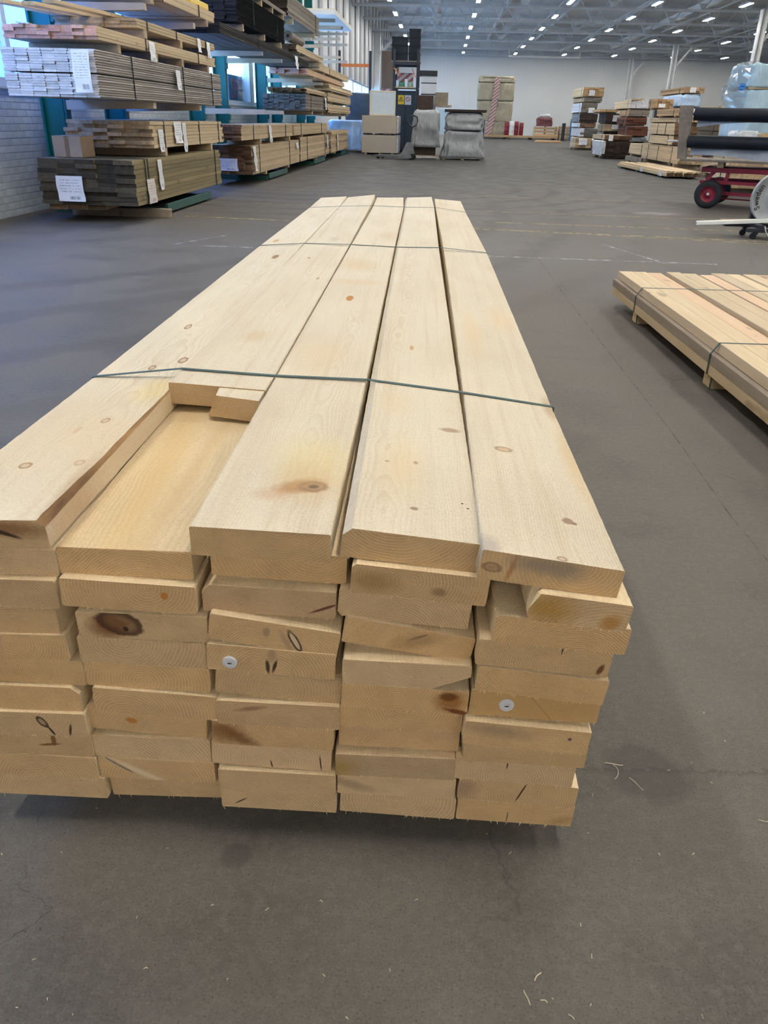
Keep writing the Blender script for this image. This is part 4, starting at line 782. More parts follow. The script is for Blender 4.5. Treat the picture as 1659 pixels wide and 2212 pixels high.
for k, (z, n, y) in enumerate(((1.275, 5, 24.75), (1.56, 5, 24.72), (1.828, 4, 24.65))):
    p = pack('timber_pack', QL[k], 'timber pack', (RX - .85 + .04*k, y, z), 4, n, .21, .043, 6.0, M_pale, M_brown_end if k == 0 else M_pale_end, seed=17 + k, jy=.15, jx=.02, jrot=.02, bearers=(.8, 5.0), bz=.045)
    if k == 1: label_on(p, (.3, -.18, .24), 'end', .30, .2, M_paper, .03)
pack('timber_pack', 'pale pack under the upper arms in the fourth rack bay', 'timber pack', (RX - .9, 23.2, 2.246), 5, 4, .18, .042, 7.0, M_pale, M_pale_end, seed=21, jy=.1, jx=.01, straps=(2.0,), bearers=(1.0, 5.1), bz=.06)
pack('timber_pack', 'reddish pale pack lowest under the upper arms of the rack', 'timber pack', (RX - .9, 21.0, 2.06), 5, 3, .18, .04, 8.0, M_pinkish, M_pink_end, seed=22, jy=.12, jx=.01, bearers=(1.3, 7.3), bz=.05)
pack('timber_pack', 'black board pack high in the second rack bay', 'timber pack', (RX - .95, 14.15, 2.46), 5, 17, .19, .0245, 4.1, M_black, M_black, straps=(1.2, 3.3), section=tongue, seed=23, jy=.02, jx=.012, bearers=(.4, 2.1, 3.7), bz=.10)
p = pack('timber_pack', 'slate blue board pack hanging low under the black boards', 'timber pack', (RX - .95, 13.05, 2.20), 5, 6, .19, .0255, 8.4, M_slate, M_black, straps=(2.6, 6.0), section=tongue, seed=24, jy=.03, jx=.008)
label_on(p, (.97, 6.4, .13), 'side', .34, .25, M_paper, .05)
pack('timber_pack', 'thin light plank stack on top of the black boards', 'timber pack', (RX - .9, 15.9, 2.98), 4, 2, .22, .035, 2.7, M_greyb, M_tan_end, seed=25, bearers=(.3, 1.3, 2.4), bz=.10)
pack('timber_pack', 'weathered brown pack high in the third rack bay', 'timber pack', (RX - .95, 18.7, 3.02), 5, 10, .19, .04, 4.5, M_greyb, M_dkbr, seed=26, jy=.05, straps=(3.9,), bearers=(.6, 3.8), bz=.11)
pack('timber_pack', 'pale slat pack beside the round grey roll on the rack', 'timber pack', (RX - .75, 19.8, 2.452), 4, 4, .18, .035, 4.2, M_pale, M_brown_end, seed=27, jy=.1, jx=.01, jrot=.02, bearers=(.5, 3.6), bz=.03)
b = MB(); b.cyl((0, 0, 0), (0, 1.6, 0), .10, n=20); b.cyl((0, -.01, 0), (0, 1.61, 0), .035, n=12, mi=1); tag(put('film_roll', b.mesh('film_roll', False), [M_greyb, M_dark], None, (RX - .12, 19.3, 2.70)), 'round grey-brown roll lying on slats under the weathered brown pack', 'roll')
# white sheet pack at the top of the fourth bay, on its timber bar
t = thing('sheet_pack', 'pack of white sheets lying high on the fourth rack bay', 'sheet pack', (RX - 1.2, 26.2, 3.82)); put('sheet', boxmesh('sheet', (0, 0, 0.0), (1.25, 4.8, .03), .004), M_white, t)
for k in range(4): put('sheet', boxmesh('sheet', (.005*k, .02*k, .032 + .03*k), (1.24 - .006*k, 4.78, .06 + .03*k), .004), M_cream if k == 3 else M_white, t)
for y in (1.1, 3.2): put('bearer', boxmesh('bearer', (-.05, y, -.09), (1.1, y + .09, -.001), .004), M_greyside, t)
# the cantilever rack itself
def rack(label, ya, yb, levels, skip=(), dx=-0.10):
    t = thing('cantilever_rack', label, 'rack', (0, 0, 0))
    for y in (ya, yb):
        b = MB(); b.box((-4.76 + dx, y - .07, 0), (-4.735 + dx, y + .07, 5.6)); b.box((-4.735 + dx, y - .012, 0), (-4.515 + dx, y + .012, 5.6)); b.box((-4.515 + dx, y - .07, 0), (-4.49 + dx, y + .07, 5.6)); put('upright', b, M_teal, t)
        b = MB(); b.add([(-4.76, y - .06, 0), (-3.41, y - .06, 0), (-3.41, y - .06, .08), (-4.45, y - .06, .13), (-4.76, y - .06, .13), (-4.76, y + .06, 0), (-3.41, y + .06, 0), (-3.41, y + .06, .08), (-4.45, y + .06, .13), (-4.76, y + .06, .13)], [(0,1,2,3,4),(9,8,7,6,5),(0,5,6,1),(1,6,7,2),(2,7,8,3),(3,8,9,4),(4,9,5,0)]); put('base_arm', b, M_green, t)
        for z in levels:
            if (y, z) in skip: continue
            b = MB(); b.add([(-4.49 + dx, y - .05, z - .10), (-3.40, y - .05, z - .065), (-3.40, y - .05, z), (-4.49 + dx, y - .05, z), (-4.49 + dx, y + .05, z - .10), (-3.40, y + .05, z - .065), (-3.40, y + .05, z), (-4.49 + dx, y + .05, z)], [(0,1,2,3),(7,6,5,4),(0,4,5,1),(1,5,6,2),(2,6,7,3),(3,7,4,0)]); put('arm', b, M_arm, t)
            put('arm_bracket', boxmesh('arm_bracket', (-4.49 + dx, y - .06, z - .20), (-4.455 + dx, y + .06, z + .05), .003), M_teal, t)
    put('stop_rail', boxmesh('stop_rail', (-3.41, ya + .02, .025), (-3.37, yb + .1, .125), .006), M_green, t)
    for z in (0.9, 2.9): put('tie_bar', boxmesh('tie_bar', (-4.72 + dx, ya, z), (-4.68 + dx, yb, z + .06)), M_teal, t)
rack('teal cantilever rack bay holding the olive and weatherboard packs', 9.95, 11.85, (1.24, 2.215), (), 0.0)
rack('teal cantilever rack bay holding the brown-ended and black packs', 16.2, 18.1, (1.24, 2.19))
rack('teal cantilever rack bay holding the slate grey boards', 22.15, 24.1, (1.27, 2.0, 2.9))
rack('teal cantilever rack bay with two empty arms under white sheets', 28.2, 30.3, (1.27, 2.0, 2.9, 3.40, 3.72))
# sign outside the window
sg = put('window_sign', boxmesh('window_sign', (-5.27, 20.85, 1.371), (-5.245, 23.0, 2.02), .005), plain('sign_navy', (.035, .06, .10), .5), None); tag(sg, 'dark sign with red capital letters standing outside the window', 'sign')
def text(s, size, m, parent, loc, rot, depth=.004, name='lettering'):
    cu = bpy.data.curves.new(name, 'FONT'); cu.body = s; cu.size = size; cu.extrude = depth; cu.align_x = 'CENTER'; cu.align_y = 'CENTER'
    q = bpy.data.objects.new('tmp_text', cu); COL.objects.link(q); dg = bpy.context.evaluated_depsgraph_get(); dg.update()
    me = bpy.data.meshes.new_from_object(q.evaluated_get(dg)); bpy.data.objects.remove(q); bpy.data.curves.remove(cu); me.materials.clear()
    return put(name, me, m, parent, loc, rot)
text('SPARE', .62, plain('sign_red', (.42, .06, .08), .5), sg, (-5.242, 21.93, 1.70), (PI/2, 0, PI/2))

# ------------------------------------------------------------------ second pack on the floor
P2 = thing('batten_pack', 'strapped pack of pale battens in three layers on bearers, beside the floor joint', 'timber pack', (1.27, 5.55, 0), math.radians(2.42))
rr = random.Random(5)
def batten(x, z, y1, m, L=4.4, w=.093, h=.0485):
    me = bevel(boxmesh('batten', (-w/2, -L, -h/2), (w/2, 0, h/2), 0), .0015); me.materials.append(m); put('batten', me, None, P2, (x, y1, z))
for i in range(13):
    for r, (xo, y1) in enumerate(((-.028, -.03), (-.030, -.02))): batten(xo + .0465 + i*.0955, .100 + r*.0502, y1 + rr.uniform(-.015, .015), [M_pale, M_greyside, M_tan][(i + r) % 3])
for i, x in enumerate((0, .0945, .189, .336, .4305, .540, .645, .740, .86, .955, 1.07)):
    batten(.0465 + x, .2006, [0, -.005, -.03, .02, -.02, -.06, .02, 0, .01, .0, 0][i], [M_pale, M_pale, M_pinkish, M_pale, M_pale, M_pinkish, M_pale, M_pale, M_pale, M_pinkish, M_pale][i])
for y in (-.55, -1.87, -3.4): put('bearer', boxmesh('bearer', (.0, y - .055, 0), (1.25, y + .055, .0745), .003), M_pale, P2)
for y in (-.60, -1.92): strap_loop('strap', [(0, y, .2262), (.28, y, .2262), (.336, y, .2262), (.66, y, .2262), (1.17, y, .2262), (1.25, y, .075), (1.20, y, .002), (-.003, y, .002), (-.004, y, .073), (-.032, y, .078), (-.034, y, .172)], .013, .0012, M_strap, P2)

# ------------------------------------------------------------------ soft wrapped goods
def wrapped(name, sx, sy, sz, m, seed, amp=0.03, rnd=0.06, flare=0.0, fold=0.0, folds=9, nz=10, top_amp=0.02, base_z=0.0):
    """a covered block: rings of a rounded rectangle, dented all over; flare and fold let a loose cover hang out in pleats at the foot"""
    rr = random.Random(seed); n = 64; ph = [rr.uniform(0, 6.28) for _ in range(8)]; rings = []
    def outline(k):
        t = 2*PI*k/n; c, s = math.cos(t), math.sin(t); p = 0.22
        return math.copysign(abs(c)**p, c), math.copysign(abs(s)**p, s), t
    prof = [(i/nz, 1.0) for i in range(nz + 1)]
    for (h, _) in prof:
        rg = []
        for k in range(n):
            ox, oy, t = outline(k); down = (1 - h)
            f = 1 + flare*down**2 + fold*down**1.3*math.sin(folds*t + ph[0] + 1.5*math.sin(h*3 + ph[1]))
            d = amp*(math.sin(3*t + 5*h + ph[2])*0.5 + math.sin(7*t - 8*h + ph[3])*0.35 + math.sin(11*h + 4*t + ph[4])*0.3)
            rg.append(Vector((ox*(sx/2*f + d), oy*(sy/2*f + d), base_z + h*(sz - rnd))))
        rings.append(rg)
    for q in (0.5, 1.0):
        rg = []
        for k in range(n):
            ox, oy, t = outline(k); sh = rnd*(1 - math.cos(q*PI/2)); d = top_amp*math.sin(5*t + ph[5])
            rg.append(Vector((ox*(sx/2 - sh), oy*(sy/2 - sh), base_z + sz - rnd + rnd*math.sin(q*PI/2) + d*q)))
        rings.append(rg)
    for q in (0.6, 0.25):
        rings.append([Vector((v.x*q, v.y*q, base_z + sz + top_amp*math.sin(k*.7 + ph[6])*0.5)) for k, v in enumerate(rings[nz + 2])])
    b = MB(); b.loft(rings, 0); return b.mesh(name, True)
def pallet(parent, sx, sy, z=0.0, m=None):
    m = m or M_tan
    for x in (-sx/2 + .06, 0, sx/2 - .06):
        for y in (-sy/2 + .06, 0, sy/2 - .06): put('pallet_block', boxmesh('pallet_block', (x - .05, y - .05, z), (x + .05, y + .05, z + .10)), m, parent)
    for y in (-sy/2 + .05, 0, sy/2 - .05): put('pallet_board', boxmesh('pallet_board', (-sx/2, y - .05, z + .10), (sx/2, y + .05, z + .12)), m, parent)
def dab(name, label, cat, lo, hi, m, bev=0.01, group=None):
    o = put(name, boxmesh(name, (0, 0, 0), tuple(h - l for l, h in zip(lo, hi)), bev), m, None, lo); return tag(o, label, cat, group)

# ------------------------------------------------------------------ stacks of timber across the hall
def fp(label, x, y, z0, z1, wd, L, m, me_, cols=4, rows=4, seed=1, jy=.04, bz=.05, straps=(.5,), lab=None, skip_b=False, wrap=None):
    p = pack('timber_pack', label, 'timber pack', (x, y, z0 + bz), cols, rows, wd/cols, (z1 - z0 - bz)/rows, L, m, me_, seed=seed, jy=jy, jx=.008, straps=straps, bearers=() if skip_b else (.35, L - .4), bz=bz)
    if lab: label_on(p, lab[0], 'end', lab[1], lab[2], lab[3] if len(lab) > 3 else M_paper, .02)
    if wrap:
        put('wrap', boxmesh('wrap', (-.012, -.03, -.01), (wd*wrap, L, (z1 - z0 - bz) + .012), .02), M_stretch, p)
    return p
# first tall stack
fp('beige labelled pack at the foot of the tall stack by the blue post', 6.60, 42.5, .0, .53, .80, 1.6, M_tan, M_tan_end, 3, 4, 31, bz=.10, lab=((.36, -.08, .42), .40, .28))
b = put('clear_wrapped_pack', wrapped('clear_wrapped_pack', .55, 1.2, .50, M_stretch, 5, .02, .05), M_stretch, None, (7.72, 43.1, 0)); tag(b, 'whitish film-wrapped pack between the beige pack and the dark one', 'pack')
fp('charcoal pack with white film on its flank in the tall stack', 7.02, 44, .54, .95, .92, 3.0, M_slate, M_slate, 4, 4, 32, wrap=.22)
fp('lowest hidden pale pack carrying the charcoal one', 7.02, 44.3, .0, .54, .9, 2.6, M_pale, M_pale_end, 3, 3, 33, bz=.08)
fp('thin brown-ended pack over the charcoal one', 6.96, 44, .968, 1.20, .80, 2.8, M_white_end, M_brown_end, 3, 2, 34)
fp('near-black pack in the middle of the tall stack', 6.90, 44, 1.20, 1.63, .90, 2.6, M_grey, M_dkbr, 3, 4, 35)
fp('white pack with a label, under two tan packs in the tall stack', 6.92, 44, 1.64, 2.11, .80, 3.1, M_white_end, M_greyb, 3, 4, 36, lab=((.52, -.08, .20), .30, .22))
fp('thin tan pack second from the top of the tall stack', 7.02, 44, 2.12, 2.34, .88, 3.6, M_tan, M_greyb, 4, 2, 37)
fp('orange-ended pack topping the tall stack', 6.93, 44, 2.35, 2.80, 1.02, 3.5, M_pale, M_orange, 4, 5, 38, lab=((.42, -.08, .27), .28, .24))
# brown stacks behind
fp('olive-brown pack with a torn label under the dark brown one', 6.90, 37, .86, 1.16, .86, 1.6, M_olive, M_tan_end, 3, 3, 39, lab=((.45, -.08, .24), .30, .17))
fp('pale pack on the floor behind the black-brown pack', 6.95, 37.2, .0, .86, .80, 1.6, M_greyb, M_dkbr, 3, 4, 40, bz=.10)
fp('dark brown pack with a torn white label, above the olive-brown one', 6.90, 37, 1.17, 1.58, .86, 1.6, M_dkbr, M_dkbr, 3, 4, 41, lab=((.46, -.08, .30), .34, .24))
fp('thin orange pack on the labelled dark brown one', 6.62, 37, 1.58, 1.73, .76, 1.8, M_orange, M_orange, 3, 1, 42)
fp('grey pack at the foot of the red-brown stack', 7.57, 35, .52, .72, .70, 1.85, M_grey, M_grey, 3, 2, 43)
fp('hidden pack on the floor below the red-brown stack', 7.5, 35.2, .0, .52, .80, 1.85, M_greyb, M_dkbr, 3, 3, 44, bz=.10)
fp('lower red-brown pack with strap, above the grey one', 7.45, 35, .73, 1.12, .83, 1.85, M_redbr, M_redbr, 3, 4, 45)
fp('upper red-brown pack, below the brown-ended one', 7.36, 35, 1.13, 1.43, .82, 1.85, M_redbr, M_redbr, 3, 3, 46)
fp('brown-ended pack between the red-brown and the white-ended packs', 7.42, 35, 1.43, 1.70, .80, 1.85, M_orange, M_greyb, 3, 3, 47)
fp('white-ended pack topping the red-brown stack', 7.44, 35, 1.71, 2.02, .88, 3.2, M_pale, M_white_end, 4, 4, 48)
for k, (x, z) in enumerate(((7.45, 2.03), (7.63, 2.03), (7.84, 2.06))):
    bm_ = board_mesh(.15, .05, 2.2); bm_.materials.append(M_pale); bm_.materials.append(M_pale_end)
    tag(put('loose_board', bm_, None, None, (x + .06, 34.9 + .1*k, z + .03), (0, .03*k, -.05 + .03*k)), ['loose pale board on the white-ended pack, nearest the tall stack', 'loose pale board lying in the middle of the white-ended pack', 'loose pale board on the white-ended pack, tilted on the others'][k], 'board')
fp('black-brown pack on the floor with clear film round one side', 6.05, 32.3, .02, .59, 1.16, 1.9, M_dkbr, M_dkbr, 5, 8, 49, bz=.08, wrap=.10)
fp('tan pack wrapped in torn film on the black-brown one', 6.1, 32.35, .60, .80, 1.02, 2.6, M_tan, M_brown_end, 4, 3, 50, lab=((.22, -.08, .16), .16, .2))
# light timber stack
fp('small pale pack on the floor beside the long slatted one', 6.55, 27.6, .20, .60, .62, 2.4, M_pale, M_pale_end, 3, 4, 51, bz=.08); fp('grey pack under the small pale one', 6.5, 27.7, .0, .20, .62, 2.4, M_greyb, M_greyb, 3, 1, 52, bz=.05)
fp('long slatted pale pack on bearers at the foot of the light stack', 6.33, 22.9, .14, .66, .62, 4.1, M_pale, M_pale_end, 5, 10, 53, bz=.10, straps=(.7, 2.2, 3.4))
for y in (23.1, 26.0): dab('timber_bearer', 'squared bearer under the %s of the long slatted pack' % ('near end' if y < 24 else 'far end'), 'bearer', (6.25, y, 0), (7.0, y + .12, .138), M_tan, .004)
fp('pale pack with a brown end lying on the long slatted one', 6.27, 23.5, .664, .90, .60, 2.7, M_pale, M_brown_end, 4, 4, 54, bz=.03)
fp('thick pale pack with a brown end, third up in the light stack', 6.26, 23.5, .904, 1.212, .62, 2.8, M_pale, M_brown_end, 4, 5, 55, bz=.03, straps=(.9, 1.8))
fp('thin bowed pale pack under the orange-edged one', 6.40, 23.4, 1.22, 1.36, .60, 3.6, M_pale, M_pale_end, 4, 2, 56, bz=.03)
fp('orange-edged pack with a folded label, high in the light stack', 6.30, 23.5, 1.37, 1.58, .60, 2.4, M_orange, M_orange, 4, 3, 57, bz=.03, lab=((.3, -.08, .18), .2, .2))
fp('short orange-brown ended pack beside the pale film-wrapped one', 6.45, 27, 1.58, 1.88, .58, .7, M_orange, M_orange, 5, 4, 58, lab=((.22, -.08, .12), .2, .1)); fp('dark pack hidden under the orange-brown ended one', 6.62, 27.13, .0, 1.58, .44, .42, M_dkbr, M_dkbr, 3, 5, 59)
o = put('film_wrapped_pack', wrapped('film_wrapped_pack', .62, 2.4, .315, M_stretch, 6, .015, .05), M_bluewrap, None, (7.56, 28.2, 1.70)); tag(o, 'pale film-wrapped pack below the topmost tan pack', 'pack')
fp('hidden dark pack carrying the film-wrapped one', 7.3, 27.1, .0, 1.69, .60, 2.4, M_greyb, M_dkbr, 3, 6, 60, bz=.1)
fp('tan pack with a white label topping the film-wrapped one', 7.28, 27, 2.045, 2.22, .60, 2.9, M_orange, M_tan_end, 4, 3, 61, bz=.02, lab=((.24, -.08, .14), .17, .14))
fp('pale pack at a distance behind the top film roll', 8.6, 27, 1.5, 1.74, .9, 2.4, M_pale, M_tan_end, 4, 3, 62); fp('hidden base pack behind the film rolls', 8.6, 27.2, 0, 1.5, .9, 2.2, M_greyb, M_tan_end, 3, 6, 63, bz=.1)
# low pack of notched battens on the floor
t = thing('batten_pack', 'low pack of pale battens with open dark ends, strapped with torn labels, on the floor', 'timber pack', (5.50, 20.75, 0), math.radians(2.0))
bm_ = board_mesh(.085, .085, 5.0); bm_.materials.append(M_pale); bm_.materials.append(M_brown_end); bm2 = board_mesh(.075, .03, 4.9); bm2.materials.append(M_pale); bm2.materials.append(M_pale_end)
for i in range(8): put('batten', bm_, None, t, (.05 + i*.108, rr.uniform(-.08, .08), .085)); put('top_slat', bm2, None, t, (.09 + i*.108, rr.uniform(-.12, .12), .146), (0, rr.uniform(-.1, .1), rr.uniform(-.01, .01)))
for y in (.5, 2.6, 4.4): put('bearer', boxmesh('bearer', (-.02, y, 0), (.9, y + .09, .041)), M_green, t)
label_on(t, (-.01, .45, .16), 'side', .25, .13, M_paper, .02); label_on(t, (-.01, 2.2, .15), 'side', .25, .12, M_paper, .02)
for k, (x, y) in enumerate(((6.95, 20.9), (7.05, 18.85))):
    fp(['pale pack behind the red trolley frame with a tall label', 'pale pack lying low behind the trolley, nearest its wheels'][k], x, y, .0, .34 if k == 0 else .20, 1.2, 2.0 if k == 0 else 1.8, M_pale, M_pale_end, 4, 4 if k == 0 else 2, 64 + k, bz=.08, lab=((.42, -.08, .24), .22, .24) if k == 0 else None)

# ------------------------------------------------------------------ red trolley with film rolls
t = thing('platform_trolley', 'red steel platform trolley on fat black tyres, carrying the film roll rack', 'trolley', (4.02, 13.29, 0), math.radians(-25))
b = MB(); b.box((.05, -.05, .515), (2.2, .0, .585)); b.box((.05, .95, .515), (2.2, 1.0, .585)); b.box((.05, .0, .515), (.10, .95, .585)); b.box((2.15, 0, .515), (2.2, .95, .585)); put('bed_frame', bevel(b.mesh('bed_frame'), .004), M_red, t)
put('bed_plate', boxmesh('bed_plate', (.1, 0, .565), (2.15, .95, .58)), M_greyb, t)
for x in (.20, .42): b = MB(); b.bar((x + .02, .0, .52), (x - .07 if x < .3 else x, .0, .36), .05, .05); put('brace', b, M_red, t)
for x, x2 in ((.16, .02),): b = MB(); b.bar((x, .9, .52), (x2, .9, .36), .05, .05); put('brace', b, M_red, t)
for (y, z) in ((.0, .375), (.9, .375)): b = MB(); b.bar((.05, y, z), (2.1, y, z), .04, .045); put('rail', b, M_red, t)
b = MB(); b.bar((.3, .12, .215), (2.1, .12, .20), .03, .05); put('draw_bar', b, M_red, t); b = MB(); b.bar((.3, .22, .135), (2.1, .22, .12), .02, .022); put('draw_rod', b, M_red, t)
b = MB(); b.bar((.22, -.02, .2), (.22, .98, .2), .04, .04); put('axle', b, M_red, t)
def wheel(parent, x, y, z, r, wd):
    n = 32; Mx = Matrix.Translation((x, y, z)) @ Matrix.Rotation(PI/2, 4, 'X')
    b = MB(); b.lathe([(r*.56, -wd/2*.8), (r*.75, -wd/2), (r*.92, -wd/2*.8), (r, -wd/2*.4), (r, wd/2*.4), (r*.92, wd/2*.8), (r*.75, wd/2), (r*.56, wd/2*.8)], n, 0, Mx)
    o = put('wheel', b.mesh('wheel', True), M_rubber, parent); b = MB(); b.lathe([(0, wd*.22), (r*.2, wd*.22), (r*.24, wd*.12), (r*.5, wd*.10), (r*.57, wd*.42), (r*.57, -wd*.42), (r*.5, -wd*.1), (0, -wd*.1)], n, 0, Mx); put('rim', b.mesh('rim', True), M_red, o)
    b = MB(); b.lathe([(0, wd*.36), (r*.09, wd*.34), (r*.11, wd*.2), (r*.11, 0)], 14, 0, Mx); put('hub_cap', b.mesh('hub_cap', True), M_steel_l, o)
wheel(t, .22, -.08, .205, .205, .13); wheel(t, .22, .98, .205, .205, .13); wheel(t, 1.9, -.08, .205, .205, .13); wheel(t, 1.9, .98, .205, .205, .13)
t = thing('roll_rack', 'weathered timber rack with upright posts and spindles on the red trolley', 'rack', (3.57, 13.30, .587), math.radians(-20))
for x in (.34, 1.2, 2.2): put('bearer', boxmesh('bearer', (x + .35, .0, 0), (x + .44, .9, .075)), M_tan, t)
put('deck', boxmesh('deck', (.14, -.12, .075), (2.5, .95, .105), .003), M_greyb, t)
for x0_, x1_ in ((.0, .13), (2.35, 2.48)):
    b = MB(); b.add([(x0_ + .09, -.06, .105), (x1_ + .09, -.06, .105), (x1_ + .06, -.06, .83), (x0_, -.06, .83), (x0_ + .09, .10, .105), (x1_ + .09, .10, .105), (x1_ + .06, .10, .83), (x0_, .10, .83)], [(0,1,2,3),(7,6,5,4),(0,4,5,1),(1,5,6,2),(2,6,7,3),(3,7,4,0)]); put('post', b, M_greyb, t)
for z in (.72, .345): b = MB(); b.cyl((-.10 if z < .5 else .0, .02, z), (2.6, .02, z), .015, n=10); put('spindle', b, M_steel_l if z < .5 else M_dark, t)
for k, (z, x) in enumerate(((1.305, 3.78), (.935, 3.755))):
    b = MB(); b.cyl((0, 0, 0), (1.95, 0, 0), .088, n=28); o = put('film_roll', b.mesh('film_roll'), M_blackroll, None, (3.57 + (x - 3.55)*math.cos(math.radians(20)) - .12*math.sin(math.radians(20)), 13.30 - (x - 3.55)*math.sin(math.radians(20)) - .12*math.cos(math.radians(20)), z), (0, 0, math.radians(-20))); tag(o, ['upper black roll of film on the trolley rack', 'lower black roll of film on the trolley rack'][k], 'roll')
    b = MB(); b.cyl((-.012, 0, 0), (0, 0, 0), .03, n=14); put('core', b, M_dark, o)
    vs = []; nx, nz_ = 24, 6
    for j in range(nz_ + 1):
        for i in range(nx + 1):
            u = i/nx; v = j/nz_; dr = (.10 if k == 0 else .145) - (.07*u if k == 0 else -.01) - .05*max(0, math.sin(u*4.2 + k))
            vs.append((.06 + u*1.84, .05 + .02*math.sin(u*17 + v*2) - .05*v, -.075 - v*dr))
    me = bpy.data.meshes.new('loose_film'); me.from_pydata(vs, [], [(j*(nx+1)+i, j*(nx+1)+i+1, (j+1)*(nx+1)+i+1, (j+1)*(nx+1)+i) for j in range(nz_) for i in range(nx)]); me.polygons.foreach_set('use_smooth', [True]*(nx*nz_)); put('loose_film', me, M_film, o)
# goods seen between and above the rolls
fp('pale pack seen between the two black rolls', 5.86, 16.0, .75, 1.06, 1.7, .95, M_pale, M_pale_end, 4, 3, 71, bz=.05, straps=(.3,))
o = put('shrink_wrapped_goods', wrapped('shrink_wrapped_goods', .42, .5, .33, M_stretch, 9, .015, .03), M_stretch, None, (5.60, 16.25, .747)); tag(o, 'white shrink-wrapped goods seen between the black rolls', 'goods')
fp('brown-ended pack under the pale pack behind the rolls', 5.36, 16.0, .0, .745, 1.96, .95, M_pale, M_tan_end, 6, 5, 72, bz=.12, straps=(.3,))
t = thing('insulation_stack', 'stack of pale blue foam slabs in clear film above the black rolls', 'insulation', (6.60, 17.95, 0)); pallet(t, 1.6, 1.5, 0)
put('foam_block', wrapped('foam_block', 1.5, 1.3, .78, M_insul, 13, .012, .05), M_insul, t, (0, 0, .13)); put('foam_block', wrapped('foam_block', 1.5, 1.3, .90, M_insul, 14, .012, .05), M_insul, t, (0, 0, .92))
put('spacer', boxmesh('spacer', (-.72, -.62, 1.815), (.72, .62, 1.85), .003), M_tan, t); put('foam_block', wrapped('foam_block', 1.5, 1.3, .40, M_insul, 15, .012, .05), M_insul, t, (0, 0, 1.85))
rr2 = random.Random(4); b = MB(); P = []
for j in range(15):
    row = []
    for i in range(8):
        v = j/14; u = i/7; row.append(Vector((-.78 - .25*math.sin(PI*min(1, v*1.1))*math.sin(PI*u)**.5*.9 - .10*(1 - v)*math.sin(PI*u) + rr2.uniform(-.035, .035), -.70 + u*.9 + rr2.uniform(-.03, .03), 1.42 + v*.86)))
    P.append(row)
for j in range(14):
    for i in range(7): b.add([P[j][i], P[j][i+1], P[j+1][i+1], P[j+1][i]], [(0, 1, 2), (0, 2, 3)])
put('clear_film', b.mesh('clear_film'), M_clear, t); put('blue_tape', wrapped('blue_tape', .10, .1, .10, M_blue, 17, .01, .03), plain('bright_blue', (.03, .22, .62), .4), t, (-.84, -.62, 1.80))

# ------------------------------------------------------------------ strapping stand with its steel reel, battens lying across
t = thing('strapping_stand', 'dark strapping stand with a grey steel reel lettered Sweden', 'stand', (3.865, 9.75, 0))
b = MB(); b.lathe([(0, .035), (.10, .035), (.11, .020), (.15, .016), (.265, .020), (.272, .030), (.283, .030), (.285, .012), (.283, -.02), (0, -.02)], 56, 0, Matrix.Translation((0, -.06, .42)) @ Matrix.Rotation(PI/2, 4, 'X')); reel = put('reel', b.mesh('reel', True), plain('reel_steel', (.36, .38, .40), .4, .3, vary=.08), t)
M_ink = plain('black_lettering', (.012, .018, .022), .5)
for ch, a in zip('Sweden', (208, 193.5, 180.5, 169, 158, 147)):
    an = math.radians(a); text(ch, .082, M_ink, reel, (.225*math.cos(an), -.060 - .0225, .42 + .225*math.sin(an)), (PI/2, -(an - PI/2) if True else 0, 0), .0015, 'letter')
put('frame_post', boxmesh('frame_post', (-.22, .0, .10), (-.16, .06, .46), .004), M_dark, t); put('base_beam', boxmesh('base_beam', (-.50, -.02, .10), (.9, .06, .155), .004), M_dark, t); put('base_beam', boxmesh('base_beam', (-.34, -.34, .075), (.9, -.27, .118), .004), M_dark, t)
put('cross_beam', boxmesh('cross_beam', (-.24, -.34, .118), (-.17, .06, .158), .004), M_dark, t)
for x, y in ((-.24, -.30), (.6, -.30), (-.24, .04), (.6, .04)):
    b = MB(); b.box((x - .025, y - .02, .05), (x + .025, y + .02, .078 if y < 0 else .10)); f = put('caster', b, M_dark, t); b = MB(); b.cyl((x - .018, y - .016, .034), (x - .018, y + .016, .034), .034, n=16); put('caster_wheel', b, M_rubber, f)
b = MB(); b.tube([(-.17, -.36, .15), (-.155, -.37, .10), (-.12, -.375, .05), (-.09, -.37, .025)], .006, 6); put('loose_strap', b, M_steel_l, t)
b = MB(); b.box((0, -.025, -.022), (2.4, .025, .022)); o = put('white_batten', bevel(b.mesh('white_batten'), .006, 2), M_pvc, None, (2.985, 9.575, .1415), (0, math.radians(-3.4), math.radians(.3))); tag(o, 'white plastic batten lying aslant across the strapping stand base', 'batten'); put('slot', boxmesh('slot', (-.001, -.012, -.006), (.02, .012, .006)), M_dark, o)
b = MB(); b.box((0, -.014, -.012), (2.0, .014, .012)); o = put('wood_lath', b.mesh('wood_lath'), M_pale, None, (3.27, 9.642, .1745), (0, math.radians(-1.6), 0)); tag(o, 'thin pale wood lath lying level over the stand base, behind the white batten', 'lath')

